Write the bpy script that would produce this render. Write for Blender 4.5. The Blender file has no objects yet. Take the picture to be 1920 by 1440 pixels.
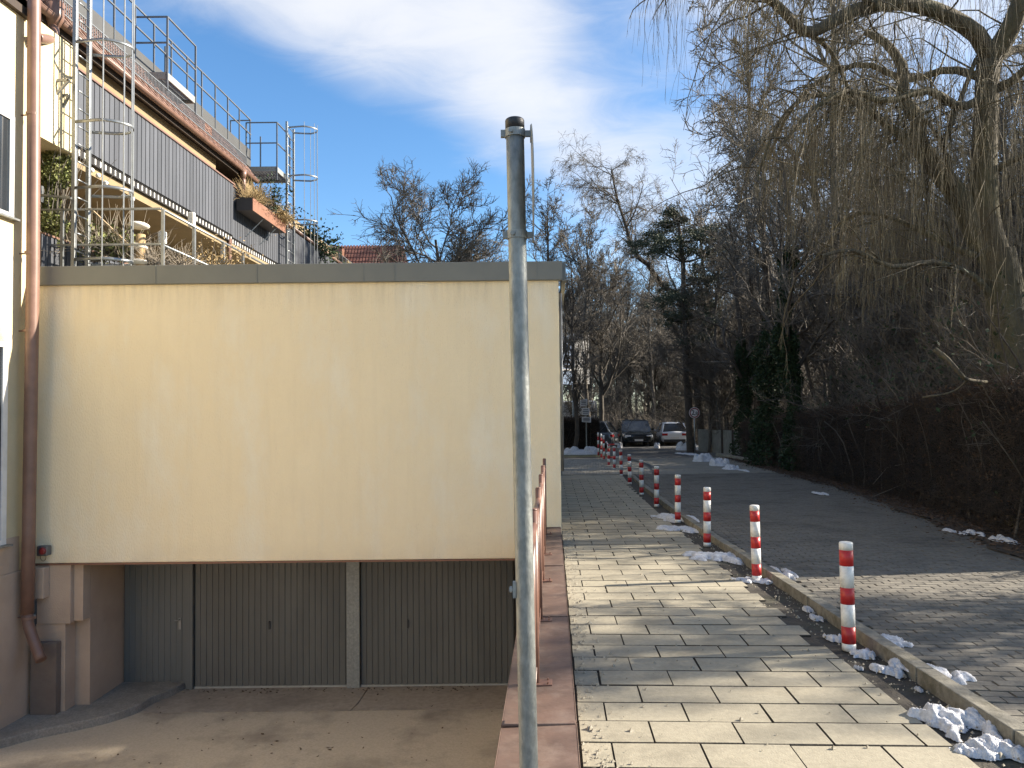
import bpy, math, random
import numpy as np
from mathutils import Vector, Matrix
random.seed(7)
R = math.radians
scn = bpy.context.scene
C = scn.collection

# ------------------------------------------------------------------ camera
CAMZ = 1.7
PITCH, ROLL, SH = R(1.9), R(0.6), 21.0
cam_d = bpy.data.cameras.new("camera"); cam = bpy.data.objects.new("camera", cam_d); C.objects.link(cam)
cam_d.sensor_width = 36; cam_d.lens = 27.0; cam_d.shift_y = SH/1920
cam_d.clip_start = 0.05; cam_d.clip_end = 2000
c_right = Vector((math.cos(ROLL), 0, -math.sin(ROLL)))
c_fwd = Vector((0, math.cos(PITCH), math.sin(PITCH)))
c_up = c_right.cross(c_fwd).normalized()
c_fwd = c_up.cross(c_right).normalized()
M4 = Matrix((( c_right.x, c_up.x, -c_fwd.x, 0), (c_right.y, c_up.y, -c_fwd.y, 0), (c_right.z, c_up.z, -c_fwd.z, CAMZ), (0,0,0,1)))
cam.matrix_world = M4
scn.camera = cam

# ------------------------------------------------------------------ light
SUN_EL, SUN_AZ = R(26), R(-8)      # sun stands to the right, a little ahead of the camera
sdir = Vector((math.cos(SUN_EL)*math.cos(SUN_AZ), -math.cos(SUN_EL)*math.sin(SUN_AZ), math.sin(SUN_EL)))
sl = bpy.data.lights.new("sun", 'SUN'); sl.energy = 5.0; sl.angle = R(0.53); sl.color = (1, .90, .76)
so = bpy.data.objects.new("sun", sl); C.objects.link(so)
so.rotation_euler = sdir.to_track_quat('Z', 'Y').to_euler()
scn.view_settings.view_transform = 'Standard'; scn.view_settings.look = 'None'
scn.view_settings.gamma = 1; scn.view_settings.use_curve_mapping = False
scn.view_settings.exposure = 1.56
scn.cycles.use_denoising = True
scn.cycles.max_bounces = 6; scn.cycles.diffuse_bounces = 3; scn.cycles.glossy_bounces = 2
scn.cycles.transmission_bounces = 3; scn.cycles.transparent_max_bounces = 4
scn.cycles.use_adaptive_sampling = True

def ray(px, py):
    x = (px-960)/1440; y = -(py-720-SH)/1440
    return c_right*x + c_up*y + c_fwd
def P(px, py, D):                                  # point seen at a pixel, at world Y = D
    r = ray(px, py); return Vector((0, 0, CAMZ)) + r*(D/r.y)
def G(px, py, z=0.0):                              # point on the level z
    r = ray(px, py); return Vector((0, 0, CAMZ)) + r*((z-CAMZ)/r.z)
K3 = math.tan(R(3.0))
def q(l, d, z=0.0): return Vector((l + K3*d, d, z))  # street frame: l = lateral offset, d = distance along the street

world = bpy.data.worlds.new("World"); scn.world = world; world.use_nodes = True
wn = world.node_tree.nodes; wl = world.node_tree.links; wn.clear()
wo = wn.new('ShaderNodeOutputWorld'); bg = wn.new('ShaderNodeBackground'); bg.inputs[1].default_value = 0.13
sky = wn.new('ShaderNodeTexSky'); sky.sky_type = 'NISHITA'; sky.sun_disc = False
sky.sun_elevation = SUN_EL; sky.sun_rotation = math.atan2(sdir.x, sdir.y); sky.altitude = 500
sky.air_density = 1.0; sky.dust_density = 0.35; sky.ozone_density = 2.2
tc = wn.new('ShaderNodeTexCoord')
def wmath(op, a, b=None, c=None):
    n = wn.new('ShaderNodeMath'); n.operation = op
    for i, v in enumerate((a, b, c)):
        if v is None: continue
        if isinstance(v, (int, float)): n.inputs[i].default_value = v
        else: wl.new(v, n.inputs[i])
    return n.outputs[0]
acc = None
for (px, py, k, a) in [(380,-80,60,.9),(470,-10,120,.7),(620,60,140,.8),(640,20,120,.5),(560,-40,100,.6),(760,60,150,.7),(900,60,120,.9),(1010,110,150,.95),(1000,230,160,.7),
                       (1090,260,260,.6),(1180,320,260,.5),(880,250,420,.5),(1250,170,200,.5),(1270,300,300,.45),(600,150,400,.3),(700,190,500,.35),(1250,20,160,.5),(1700,100,14,.6)]:
    d = ray(px, py).normalized()
    vm = wn.new('ShaderNodeVectorMath'); vm.operation = 'DOT_PRODUCT'
    wl.new(tc.outputs['Generated'], vm.inputs[0]); vm.inputs[1].default_value = d
    e = wmath('EXPONENT', wmath('MULTIPLY', wmath('SUBTRACT', vm.outputs['Value'], 1.0), float(k)*1.3))
    e = wmath('MULTIPLY', e, a*.44)
    acc = e if acc is None else wmath('ADD', acc, e)
mp = wn.new('ShaderNodeMapping'); mp.inputs['Rotation'].default_value = (R(12), R(38), R(8)); mp.inputs['Scale'].default_value = (1.1, 1.1, 3.4)
wl.new(tc.outputs['Generated'], mp.inputs[0])
n1 = wn.new('ShaderNodeTexNoise'); n1.inputs['Scale'].default_value = 2.6; n1.inputs['Detail'].default_value = 7; n1.inputs['Roughness'].default_value = .5; n1.inputs['Distortion'].default_value = .5
wl.new(mp.outputs[0], n1.inputs['Vector'])
mp2 = wn.new('ShaderNodeMapping'); mp2.inputs['Rotation'].default_value = (R(10), R(30), R(4)); mp2.inputs['Scale'].default_value = (1.0, 1.4, 3.6)
wl.new(tc.outputs['Generated'], mp2.inputs[0])
n2 = wn.new('ShaderNodeTexNoise'); n2.inputs['Scale'].default_value = 7.0; n2.inputs['Detail'].default_value = 9; n2.inputs['Roughness'].default_value = .62; n2.inputs['Distortion'].default_value = .8
wl.new(mp2.outputs[0], n2.inputs['Vector'])
blue = None
for (px, py, k, a) in [(520,260,80,1.0),(400,160,120,.8),(650,380,60,.8),(450,330,60,.8),(1180,80,220,.6),(1260,290,300,.5),(750,330,90,.8),(1120,110,300,.6),(1280,80,200,.5),(900,420,120,.7),(1050,400,200,.3)]:
    d = ray(px, py).normalized()
    vm = wn.new('ShaderNodeVectorMath'); vm.operation = 'DOT_PRODUCT'
    wl.new(tc.outputs['Generated'], vm.inputs[0]); vm.inputs[1].default_value = d
    e = wmath('MULTIPLY', wmath('EXPONENT', wmath('MULTIPLY', wmath('SUBTRACT', vm.outputs['Value'], 1.0), float(k))), a*.5)
    blue = e if blue is None else wmath('ADD', blue, e)
cl = wmath('ADD', wmath('SUBTRACT', wmath('ADD', acc, .26), blue), wmath('ADD', wmath('MULTIPLY', wmath('SUBTRACT', n1.outputs[0], .5), 1.2), wmath('MULTIPLY', wmath('SUBTRACT', n2.outputs[0], .5), .75)))
mr = wn.new('ShaderNodeMapRange'); mr.interpolation_type = 'SMOOTHSTEP'; mr.inputs[1].default_value = -.15; mr.inputs[2].default_value = 1.15; mr.inputs[3].default_value = 0.0; mr.inputs[4].default_value = .88
wl.new(cl, mr.inputs[0])
hs = wn.new('ShaderNodeHueSaturation'); hs.inputs['Saturation'].default_value = 1.2; hs.inputs['Value'].default_value = .66
wl.new(sky.outputs[0], hs.inputs['Color'])
mx = wn.new('ShaderNodeMix'); mx.data_type = 'RGBA'
wl.new(mr.outputs[0], mx.inputs[0]); wl.new(hs.outputs[0], mx.inputs[6]); mx.inputs[7].default_value = (2.65, 2.67, 2.75, 1)
wl.new(mx.outputs[2], bg.inputs[0]); wl.new(bg.outputs[0], wo.inputs[0])

# ------------------------------------------------------------------ materials
MATS = {}
def mat(name, a, b=None, scale=4.0, rough=.8, bump=0.0, bscale=60.0, metal=0.0, rnd=0.0, detail=5, stretch=None, spec=None, bdist=.01, lo=.35, hi=.65, a2=None, s2=.6, m2=0.0, streak=0.0):
    m = bpy.data.materials.new(name); m.use_nodes = True
    n = m.node_tree.nodes; l = m.node_tree.links; bs = n['Principled BSDF']
    geo = n.new('ShaderNodeNewGeometry'); vec = geo.outputs['Position']
    if stretch:
        mp = n.new('ShaderNodeMapping'); mp.inputs['Scale'].default_value = stretch; l.new(vec, mp.inputs[0]); vec = mp.outputs[0]
    b = b or tuple(x*.75 for x in a)
    no = n.new('ShaderNodeTexNoise'); no.inputs['Scale'].default_value = scale; no.inputs['Detail'].default_value = detail; no.inputs['Roughness'].default_value = .6
    l.new(vec, no.inputs['Vector'])
    r = n.new('ShaderNodeMapRange'); r.inputs[1].default_value = lo; r.inputs[2].default_value = hi; l.new(no.outputs[0], r.inputs[0])
    mx = n.new('ShaderNodeMix'); mx.data_type = 'RGBA'; l.new(r.outputs[0], mx.inputs[0])
    mx.inputs[6].default_value = (*a, 1); mx.inputs[7].default_value = (*b, 1)
    col = mx.outputs[2]
    if a2:
        no2 = n.new('ShaderNodeTexNoise'); no2.inputs['Scale'].default_value = s2; no2.inputs['Detail'].default_value = 6; no2.inputs['Roughness'].default_value = .65
        l.new(vec, no2.inputs['Vector'])
        r2 = n.new('ShaderNodeMapRange'); r2.inputs[1].default_value = .48; r2.inputs[2].default_value = .72; r2.inputs[4].default_value = m2; l.new(no2.outputs[0], r2.inputs[0])
        mx2 = n.new('ShaderNodeMix'); mx2.data_type = 'RGBA'; l.new(r2.outputs[0], mx2.inputs[0]); l.new(col, mx2.inputs[6]); mx2.inputs[7].default_value = (*a2, 1)
        col = mx2.outputs[2]
    if streak:
        mps = n.new('ShaderNodeMapping'); mps.inputs['Scale'].default_value = (5.5, 1, .35); l.new(geo.outputs['Position'], mps.inputs[0])
        ns = n.new('ShaderNodeTexNoise'); ns.inputs['Scale'].default_value = 1.3; ns.inputs['Detail'].default_value = 8; ns.inputs['Roughness'].default_value = .7; l.new(mps.outputs[0], ns.inputs['Vector'])
        rs_ = n.new('ShaderNodeMapRange'); rs_.inputs[1].default_value = .50; rs_.inputs[2].default_value = .78; rs_.inputs[4].default_value = streak; l.new(ns.outputs[0], rs_.inputs[0])
        mxs = n.new('ShaderNodeMix'); mxs.data_type = 'RGBA'; l.new(rs_.outputs[0], mxs.inputs[0]); l.new(col, mxs.inputs[6]); mxs.inputs[7].default_value = (.45,.36,.24,1); col = mxs.outputs[2]
        sx = n.new('ShaderNodeSeparateXYZ'); l.new(geo.outputs['Position'], sx.inputs[0])
        no3 = n.new('ShaderNodeTexNoise'); no3.inputs['Scale'].default_value = 2.2; no3.inputs['Detail'].default_value = 8; l.new(geo.outputs['Position'], no3.inputs['Vector'])
        for (z0_, z1_, k_) in ((-.05, -.42, .22), (3.35, 3.8, .30)):
            rz = n.new('ShaderNodeMapRange'); rz.inputs[1].default_value = z0_; rz.inputs[2].default_value = z1_; rz.inputs[4].default_value = k_; l.new(sx.outputs['Z'], rz.inputs[0])
            ml = n.new('ShaderNodeMath'); ml.operation = 'MULTIPLY'; l.new(rz.outputs[0], ml.inputs[0])
            rn = n.new('ShaderNodeMapRange'); rn.inputs[1].default_value = .4; rn.inputs[2].default_value = .7; l.new(no3.outputs[0] if z1_ < 0 else ns.outputs[0], rn.inputs[0]); l.new(rn.outputs[0], ml.inputs[1])
            mz = n.new('ShaderNodeMix'); mz.data_type = 'RGBA'; l.new(ml.outputs[0], mz.inputs[0]); l.new(col, mz.inputs[6]); mz.inputs[7].default_value = (.34,.28,.2,1); col = mz.outputs[2]
    if rnd:
        oi = n.new('ShaderNodeObjectInfo'); rr = n.new('ShaderNodeMapRange'); rr.inputs[3].default_value = 1-rnd; rr.inputs[4].default_value = 1+rnd
        l.new(oi.outputs['Random'], rr.inputs[0])
        vm = n.new('ShaderNodeVectorMath'); vm.operation = 'SCALE'; l.new(col, vm.inputs[0]); l.new(rr.outputs[0], vm.inputs['Scale']); col = vm.outputs[0]
    l.new(col, bs.inputs['Base Color'])
    bs.inputs['Roughness'].default_value = rough; bs.inputs['Metallic'].default_value = metal
    if spec is not None: bs.inputs['Specular IOR Level'].default_value = spec
    if bump:
        nb = n.new('ShaderNodeTexNoise'); nb.inputs['Scale'].default_value = bscale; nb.inputs['Detail'].default_value = 4; l.new(vec, nb.inputs['Vector'])
        bu = n.new('ShaderNodeBump'); bu.inputs['Strength'].default_value = bump; bu.inputs['Distance'].default_value = bdist
        l.new(nb.outputs[0], bu.inputs['Height']); l.new(bu.outputs[0], bs.inputs['Normal'])
    MATS[name] = m; return m

mat('cream_plaster', (.88,.755,.52), (.82,.69,.46), .9, .92, .9, 42, bdist=.014, a2=(.88,.82,.66), s2=.9, m2=.8, stretch=(1.5,1,.55), lo=.3, hi=.7, streak=.10)
mat('yellow_plaster', (.64,.54,.34), (.57,.48,.30), 2.0, .92, .8, 55, bdist=.012, a2=(.6,.5,.33), s2=.8, m2=.35)
mat('ochre_plaster', (.27,.205,.115), (.225,.17,.095), 2.0, .92, .5, 50)
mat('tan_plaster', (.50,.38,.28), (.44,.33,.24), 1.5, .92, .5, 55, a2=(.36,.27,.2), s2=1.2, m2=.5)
mat('brown_plinth', (.20,.155,.12), (.16,.12,.095), 3, .9, .3, 50)
mat('white_plaster', (.72,.70,.64), (.66,.63,.56), 2, .9, .5, 60)
mat('fascia_metal', (.17,.175,.155), (.15,.155,.14), 1.5, .5, 0, metal=0.0, a2=(.21,.21,.18), s2=.7, m2=.5)
mat('copper_paint', (.17,.085,.06), (.13,.068,.05), 5, .42, .15, 20, a2=(.28,.17,.13), s2=3.0, m2=.5)
mat('copper_gutter', (.215,.125,.092), (.165,.095,.07), 4, .4)
mat('coping_metal', (.145,.092,.07), (.10,.065,.05), 7, .55, .15, 30, a2=(.23,.17,.135), s2=4.5, m2=.75)
mat('galvanised', (.33,.345,.345), (.24,.255,.26), 14, .42, .12, 40, metal=.75, stretch=(1,1,.5), a2=(.24,.25,.25), s2=5, m2=.6)
mat('galv_pole', (.30,.31,.29), (.19,.20,.19), 45, .5, .2, 80, metal=.45, stretch=(1,1,.5), a2=(.15,.15,.13), s2=4, m2=.5)
mat('galv_dull', (.33,.34,.32), (.24,.25,.24), 30, .55, .1, 40, metal=.4)
mat('dark_steel', (.16,.17,.18), (.12,.13,.14), 6, .45, metal=.5)
mat('black_plastic', (.03,.03,.032), (.02,.02,.022), 8, .5)
mat('slate_cladding', (.075,.08,.092), (.06,.065,.075), 3, .55, .15, 30, rnd=.18, stretch=(1,1,.2))
mat('slate_band', (.06,.062,.06), (.05,.05,.05), 2, .6)
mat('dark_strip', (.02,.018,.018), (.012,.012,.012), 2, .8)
mat('white_paint', (.75,.74,.70), (.66,.65,.61), 6, .6)
mat('cushion_white', (.72,.68,.60), (.6,.56,.48), 12, .95, .4, 40)
mat('sisal', (.45,.32,.17), (.38,.26,.13), 40, .95, .4, 90)
mat('door_grey', (.135,.135,.122), (.11,.11,.10), 1.4, .5, .05, 40, stretch=(1,1,.3), a2=(.085,.085,.077), s2=2.5, m2=.6)
mat('door_grey_light', (.15,.155,.145), (.125,.13,.12), 1.4, .5, .05, 40, stretch=(1,1,.3))
mat('threshold', (.5,.5,.46), (.4,.4,.37), 8, .5, metal=.4)
mat('drive_concrete', (.55,.465,.35), (.43,.365,.275), 34, .9, .55, 90, a2=(.22,.185,.145), s2=1.0, m2=.85, lo=.3, hi=.7, streak=0)
mat('apron_concrete', (.38,.325,.26), (.30,.255,.205), 12, .9, .4, 80, a2=(.2,.17,.14), s2=1.3, m2=.7)
mat('walk_concrete', (.34,.31,.26), (.22,.2,.17), 40, .95, .9, 70, a2=(.16,.145,.12), s2=2.2, m2=.7)
mat('wood_ply', (.45,.34,.2), (.38,.28,.16), 5, .7)
mat('soffit_wood', (.05,.035,.025), (.035,.025,.02), 5, .8, stretch=(1,6,1))
mat('clay_tile', (.21,.11,.08), (.14,.08,.06), 5, .85, .4, 30, rnd=.2, a2=(.10,.085,.07), s2=4, m2=.8)
mat('red_tile', (.24,.10,.07), (.18,.08,.06), 6, .85, .3, 30)
mat('paver_slab', (.34,.305,.225), (.285,.255,.188), 30, .93, .6, 110, rnd=.07, a2=(.185,.165,.12), s2=2.2, m2=.8, bdist=.004)
mat('paver_block', (.175,.158,.125), (.12,.108,.088), 18, .9, .6, 80, rnd=.2, a2=(.07,.063,.052), s2=1.2, m2=.85, bdist=.006)
mat('plaza_block', (.30,.275,.22), (.24,.22,.18), 18, .9, .4, 60, a2=(.16,.145,.12), s2=1.2, m2=.6)
mat('dirt_joint', (.065,.055,.042), (.04,.034,.027), 14, .98, .8, 60, bdist=.01, a2=(.06,.065,.03), s2=2, m2=.5)
mat('asphalt', (.11,.105,.095), (.075,.073,.068), 30, .92, .5, 120, a2=(.16,.15,.13), s2=.9, m2=.5)
mat('kerb_stone', (.24,.22,.175), (.15,.14,.11), 16, .92, .6, 60, rnd=.12, a2=(.09,.08,.05), s2=4, m2=.8)
mat('forest_floor', (.085,.062,.04), (.05,.037,.025), 6, .98, .9, 30, bdist=.04)
mat('grass_verge', (.09,.10,.04), (.12,.10,.05), 12, .95, .7, 60)
mat('bollard_white', (.78,.77,.73), (.66,.65,.6), 9, .42, .1, 60, a2=(.42,.39,.33), s2=22, m2=.6)
mat('bollard_red', (.50,.022,.02), (.38,.018,.018), 7, .4, .1, 60, a2=(.30,.035,.03), s2=30, m2=.45)
mat('snow', (.66,.66,.67), (.46,.46,.47), 30, .75, 1.0, 110, bdist=.010, a2=(.27,.25,.215), s2=16, m2=.6, lo=.4, hi=.75)
mat('bark_willow', (.115,.095,.06), (.065,.053,.035), 10, .95, 1.0, 26, stretch=(1,1,.35), bdist=.04, a2=(.13,.13,.06), s2=1.5, m2=.5)
mat('willow_twig', (.22,.17,.08), (.11,.085,.05), 3, .75)
mat('bark_grey', (.12,.105,.085), (.07,.062,.052), 8, .95, .6, 30, rnd=.15)
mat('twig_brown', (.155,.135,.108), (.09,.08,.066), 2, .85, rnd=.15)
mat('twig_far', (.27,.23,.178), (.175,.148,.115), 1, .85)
mat('bark_dark', (.08,.065,.05), (.05,.042,.034), 8, .95, .5, 30)
mat('hedge_twig', (.048,.035,.026), (.028,.021,.016), 3, .9, a2=(.13,.095,.065), s2=1.0, m2=.6)
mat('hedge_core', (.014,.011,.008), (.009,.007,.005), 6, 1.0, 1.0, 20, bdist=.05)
mat('dry_leaf', (.11,.065,.036), (.06,.036,.021), 25, .85)
mat('ivy_leaf', (.022,.042,.018), (.035,.055,.025), 20, .65, spec=.2)
mat('pine_needle', (.045,.06,.035), (.07,.085,.05), 6, .7)
mat('juniper', (.15,.18,.05), (.22,.22,.08), 8, .8)
mat('straw_grass', (.34,.25,.12), (.22,.15,.07), 9, .9)
mat('planter_brown', (.24,.115,.07), (.19,.09,.055), 4, .55)
mat('planter_dark', (.06,.05,.045), None, 4, .55)
mat('window_frame', (.42,.43,.42), (.38,.39,.38), 5, .5)
mat('pane_glass', (.02,.025,.03), (.025,.03,.035), 2, .06, spec=.8)
mat('car_dark', (.012,.016,.018), (.014,.018,.02), 4, .16, spec=.7)
mat('car_silver', (.72,.73,.75), (.68,.69,.71), 4, .28, metal=.1)
mat('car_grey', (.16,.17,.18), (.15,.16,.17), 4, .22, metal=.4)
mat('van_white', (.74,.75,.76), (.7,.71,.72), 4, .3)
mat('tyre', (.015,.015,.015), (.02,.02,.02), 8, .85)
mat('rim', (.45,.46,.47), (.4,.4,.4), 8, .3, metal=.8)
mat('tail_red', (.35,.02,.02), (.3,.02,.02), 8, .2)
mat('headlamp', (.7,.72,.74), (.6,.6,.62), 8, .1)
mat('sign_white', (.68,.66,.64), (.62,.6,.58), 5, .5)
mat('sign_red', (.25,.02,.02), (.2,.02,.02), 5, .5)
mat('sign_black', (.02,.02,.025), (.02,.02,.025), 5, .5)
mat('sign_blue', (.17,.24,.36), (.21,.28,.40), 1.5, .4)
mat('sign_grey', (.20,.2,.2), (.13,.13,.13), 3, .5)
mat('concrete_panel', (.20,.195,.165), (.13,.125,.105), 5, .9, .4, 30, rnd=.15, a2=(.09,.095,.07), s2=1.4, m2=.7)
mat('alarm_red', (.22,.025,.025), (.18,.02,.02), 8, .3)
mat('lamp_globe', (.85,.84,.8), (.8,.79,.75), 8, .4)
mat('peach_wall', (.62,.42,.27), (.55,.37,.24), 3, .9)
mat('pebble', (.38,.35,.28), (.2,.17,.12), 40, .9)
M = MATS

# ------------------------------------------------------------------ object helpers
def np_mesh(name, V, F, smooth=False):
    """V (n,3), F (m,3 or 4)"""
    me = bpy.data.meshes.new(name)
    V = np.asarray(V, np.float32); F = np.asarray(F, np.int32)
    m, k = F.shape
    me.vertices.add(len(V)); me.vertices.foreach_set('co', V.ravel())
    me.loops.add(m*k); me.loops.foreach_set('vertex_index', F.ravel())
    me.polygons.add(m); me.polygons.foreach_set('loop_start', np.arange(0, m*k, k, dtype=np.int32))
    try: me.polygons.foreach_set('loop_total', np.full(m, k, np.int32))
    except Exception: pass
    me.polygons.foreach_set('use_smooth', np.full(m, smooth, bool))
    me.update(calc_edges=True)
    return me
def link(name, me, m, parent=None):
    o = bpy.data.objects.new(name, me); C.objects.link(o)
    if m is not None and not me.materials: me.materials.append(m)
    if parent is not None:
        o.parent = parent; o.matrix_parent_inverse = parent.matrix_world.inverted() if False else Matrix.Identity(4)
        o.location = -Vector(parent.get('_base', (0,0,0)))
    return o
def thing(name, label, cat, base=(0,0,0), group=None):
    o = bpy.data.objects.new(name, None); C.objects.link(o); o.location = base; o.empty_display_size = .2
    o['_base'] = tuple(base); tag(o, label, cat, group); return o
def tag(o, label, cat, group=None):
    o['label'] = label; o['category'] = cat
    if group: o['group'] = group
    return o
def struct(o): o['kind'] = 'structure'; return o
def stuff(o): o['kind'] = 'stuff'; return o

class MB:
    def __init__(s): s.v = []; s.f = []
    def add(s, vs, fs):
        b = len(s.v); s.v += [tuple(v) for v in vs]; s.f += [tuple(b+i for i in f) for f in fs]; return s
    def hexa(s, p):  # p: 8 points bottom 0-3, top 4-7
        return s.add(p, [(3,2,1,0),(4,5,6,7),(0,1,5,4),(1,2,6,5),(2,3,7,6),(3,0,4,7)])
    def box(s, x0, x1, y0, y1, z0, z1, f=None):
        f = f or (lambda x, y, z: (x, y, z))
        return s.hexa([f(x0,y0,z0),f(x1,y0,z0),f(x1,y1,z0),f(x0,y1,z0),f(x0,y0,z1),f(x1,y0,z1),f(x1,y1,z1),f(x0,y1,z1)])
    def qbox(s, l0, l1, d0, d1, z0, z1): return s.box(l0, l1, d0, d1, z0, z1, q)
    def quad(s, a, b, c, d): return s.add([a,b,c,d], [(0,1,2,3)])
    def tube(s, pts, r, n=8, caps=True):
        pts = [Vector(p) for p in pts]; k = len(pts); rr = r if isinstance(r, (list, tuple)) else [r]*k
        vs = []; pu = None
        for i, p in enumerate(pts):
            t = (pts[min(i+1,k-1)]-pts[max(i-1,0)]).normalized()
            if pu is None:
                pu = t.orthogonal().normalized()
                if abs(t.z) < .9: pu = t.cross(Vector((0,0,1))).normalized()
                else: pu = t.cross(Vector((0,1,0))).normalized()
            else:
                pu = (pu - t*pu.dot(t)).normalized()
            w = t.cross(pu)
            for j in range(n):
                a = 2*math.pi*(j+.5)/n; vs.append(p + (pu*math.cos(a)+w*math.sin(a))*rr[i])
        fs = [(i*n+j, i*n+(j+1)%n, (i+1)*n+(j+1)%n, (i+1)*n+j) for i in range(k-1) for j in range(n)]
        if caps: fs += [tuple(reversed(range(n))), tuple(range((k-1)*n, k*n))]
        return s.add(vs, fs)
    def bar(s, a, b, w, h=None):  # square bar
        h = h or w; a = Vector(a); b = Vector(b); t = (b-a).normalized()
        u = (t.cross(Vector((0,0,1))) if abs(t.z) < .9 else t.cross(Vector((0,1,0)))).normalized(); v = t.cross(u)
        u = u*w/2; v = v*h/2
        return s.hexa([a-u-v,a+u-v,a+u+v,a-u+v,b-u-v,b+u-v,b+u+v,b-u+v])
    def build(s, name, m, parent=None, bevel=0, smooth=False, segs=2):
        me = bpy.data.meshes.new(name); me.from_pydata(s.v, [], s.f); me.update()
        if smooth: me.polygons.foreach_set('use_smooth', [len(p.vertices) <= 4 for p in me.polygons])
        o = link(name, me, m, parent)
        if bevel:
            b = o.modifiers.new('bevel', 'BEVEL'); b.width = bevel; b.segments = segs; b.limit_method = 'ANGLE'; b.angle_limit = R(40)
        return o
def copy_obj(o, parent=None, loc=None):
    c = o.copy(); C.objects.link(c)
    if parent is not None: c.parent = parent
    if loc is not None: c.location = loc
    return c
def text_mesh(body, size):
    cu = bpy.data.curves.new('txt', 'FONT'); cu.body = body; cu.size = size; cu.align_x = 'CENTER'; cu.align_y = 'CENTER'; cu.extrude = .003; cu.resolution_u = 4; cu.offset = size*.012
    o = bpy.data.objects.new('txt', cu); C.objects.link(o)
    dg = bpy.context.evaluated_depsgraph_get(); me = bpy.data.meshes.new_from_object(o.evaluated_get(dg))
    bpy.data.objects.remove(o); return me

# ------------------------------------------------------------------ curves and branching
def catmull(pts, n):
    pts = np.array([list(p) for p in pts], float); k = len(pts)
    t = np.linspace(0, k-1-1e-6, n); i = t.astype(int); u = (t-i)[:, None]
    g = lambda j: pts[np.clip(j, 0, k-1)]
    p0, p1, p2, p3 = g(i-1), g(i), g(i+1), g(i+2)
    return .5*((2*p1)+(-p0+p2)*u+(2*p0-5*p1+4*p2-p3)*u**2+(-p0+3*p1-3*p2+p3)*u**3)
def nrm(a): return a/np.maximum(np.linalg.norm(a, axis=-1, keepdims=True), 1e-9)
def tubes(pts, rad, S):
    """pts (N,K,3), rad (N,K) -> V,F"""
    N, K, _ = pts.shape
    t = np.empty_like(pts); t[:,1:-1] = pts[:,2:]-pts[:,:-2]; t[:,0] = pts[:,1]-pts[:,0]; t[:,-1] = pts[:,-1]-pts[:,-2]; t = nrm(t)
    ref = np.array([.312,.871,.379]); u = nrm(np.cross(t, ref)); w = np.cross(t, u)
    a = 2*np.pi*np.arange(S)/S
    ring = pts[:,:,None,:] + rad[:,:,None,None]*(u[:,:,None,:]*np.cos(a)[None,None,:,None]+w[:,:,None,:]*np.sin(a)[None,None,:,None])
    V = ring.reshape(-1,3)
    n = np.arange(N)[:,None,None]*K*S; k = np.arange(K-1)[None,:,None]*S; j = np.arange(S)[None,None,:]; j2 = (j+1)%S
    F = np.stack([n+k+j, n+k+j2, n+k+S+j2, n+k+S+j], -1).reshape(-1,4)
    return V, F
def join(parts):
    Vs, Fs, b = [], [], 0
    for V, F in parts:
        Vs.append(V); Fs.append(F+b); b += len(V)
    return np.concatenate(Vs), np.concatenate(Fs)
def sprout(rng, pp, pr, n, t0=.15, t1=1., ang=(45,12), length=1., lfall=.5, K=5, wob=.15, trop=(0,0,.1), rk=.55, rmin=.004, rtip=.35, lrand=.35, pexp=1.0):
    """children on parent polylines pp (N,K,3) pr (N,K): n per parent"""
    N, KP, _ = pp.shape
    idx = np.repeat(np.arange(N), n); m = len(idx)
    t = t0+(t1-t0)*rng.random(m)**pexp
    f = t*(KP-1); i = np.minimum(f.astype(int), KP-2); u = (f-i)[:,None]
    base = pp[idx,i]*(1-u)+pp[idx,i+1]*u; br = pr[idx,i]*(1-u[:,0])+pr[idx,i+1]*u[:,0]
    tan = nrm(pp[idx,i+1]-pp[idx,i])
    rv = nrm(rng.normal(size=(m,3))); side = nrm(rv - tan*(rv*tan).sum(1, keepdims=True))
    a = np.radians(rng.normal(ang[0], ang[1], m))[:,None]
    d = nrm(tan*np.cos(a)+side*np.sin(a))
    plen = np.linalg.norm(pp[:,1:]-pp[:,:-1], axis=2).sum(1)[idx]
    L = plen*length*(1-lfall*t)*(1+lrand*rng.uniform(-1,1,m))
    pts = np.empty((m,K,3)); pts[:,0] = base; step = (L/(K-1))[:,None]; tr = np.array(trop)
    for k in range(1,K):
        d = nrm(d + rng.normal(size=(m,3))*wob + tr); pts[:,k] = pts[:,k-1]+d*step
    r0 = np.maximum(br*rk*(.8+.4*rng.random(m)), rmin)
    rad = r0[:,None]*np.linspace(1, rtip, K)[None,:]
    return pts, np.maximum(rad, rmin*.6)
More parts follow.
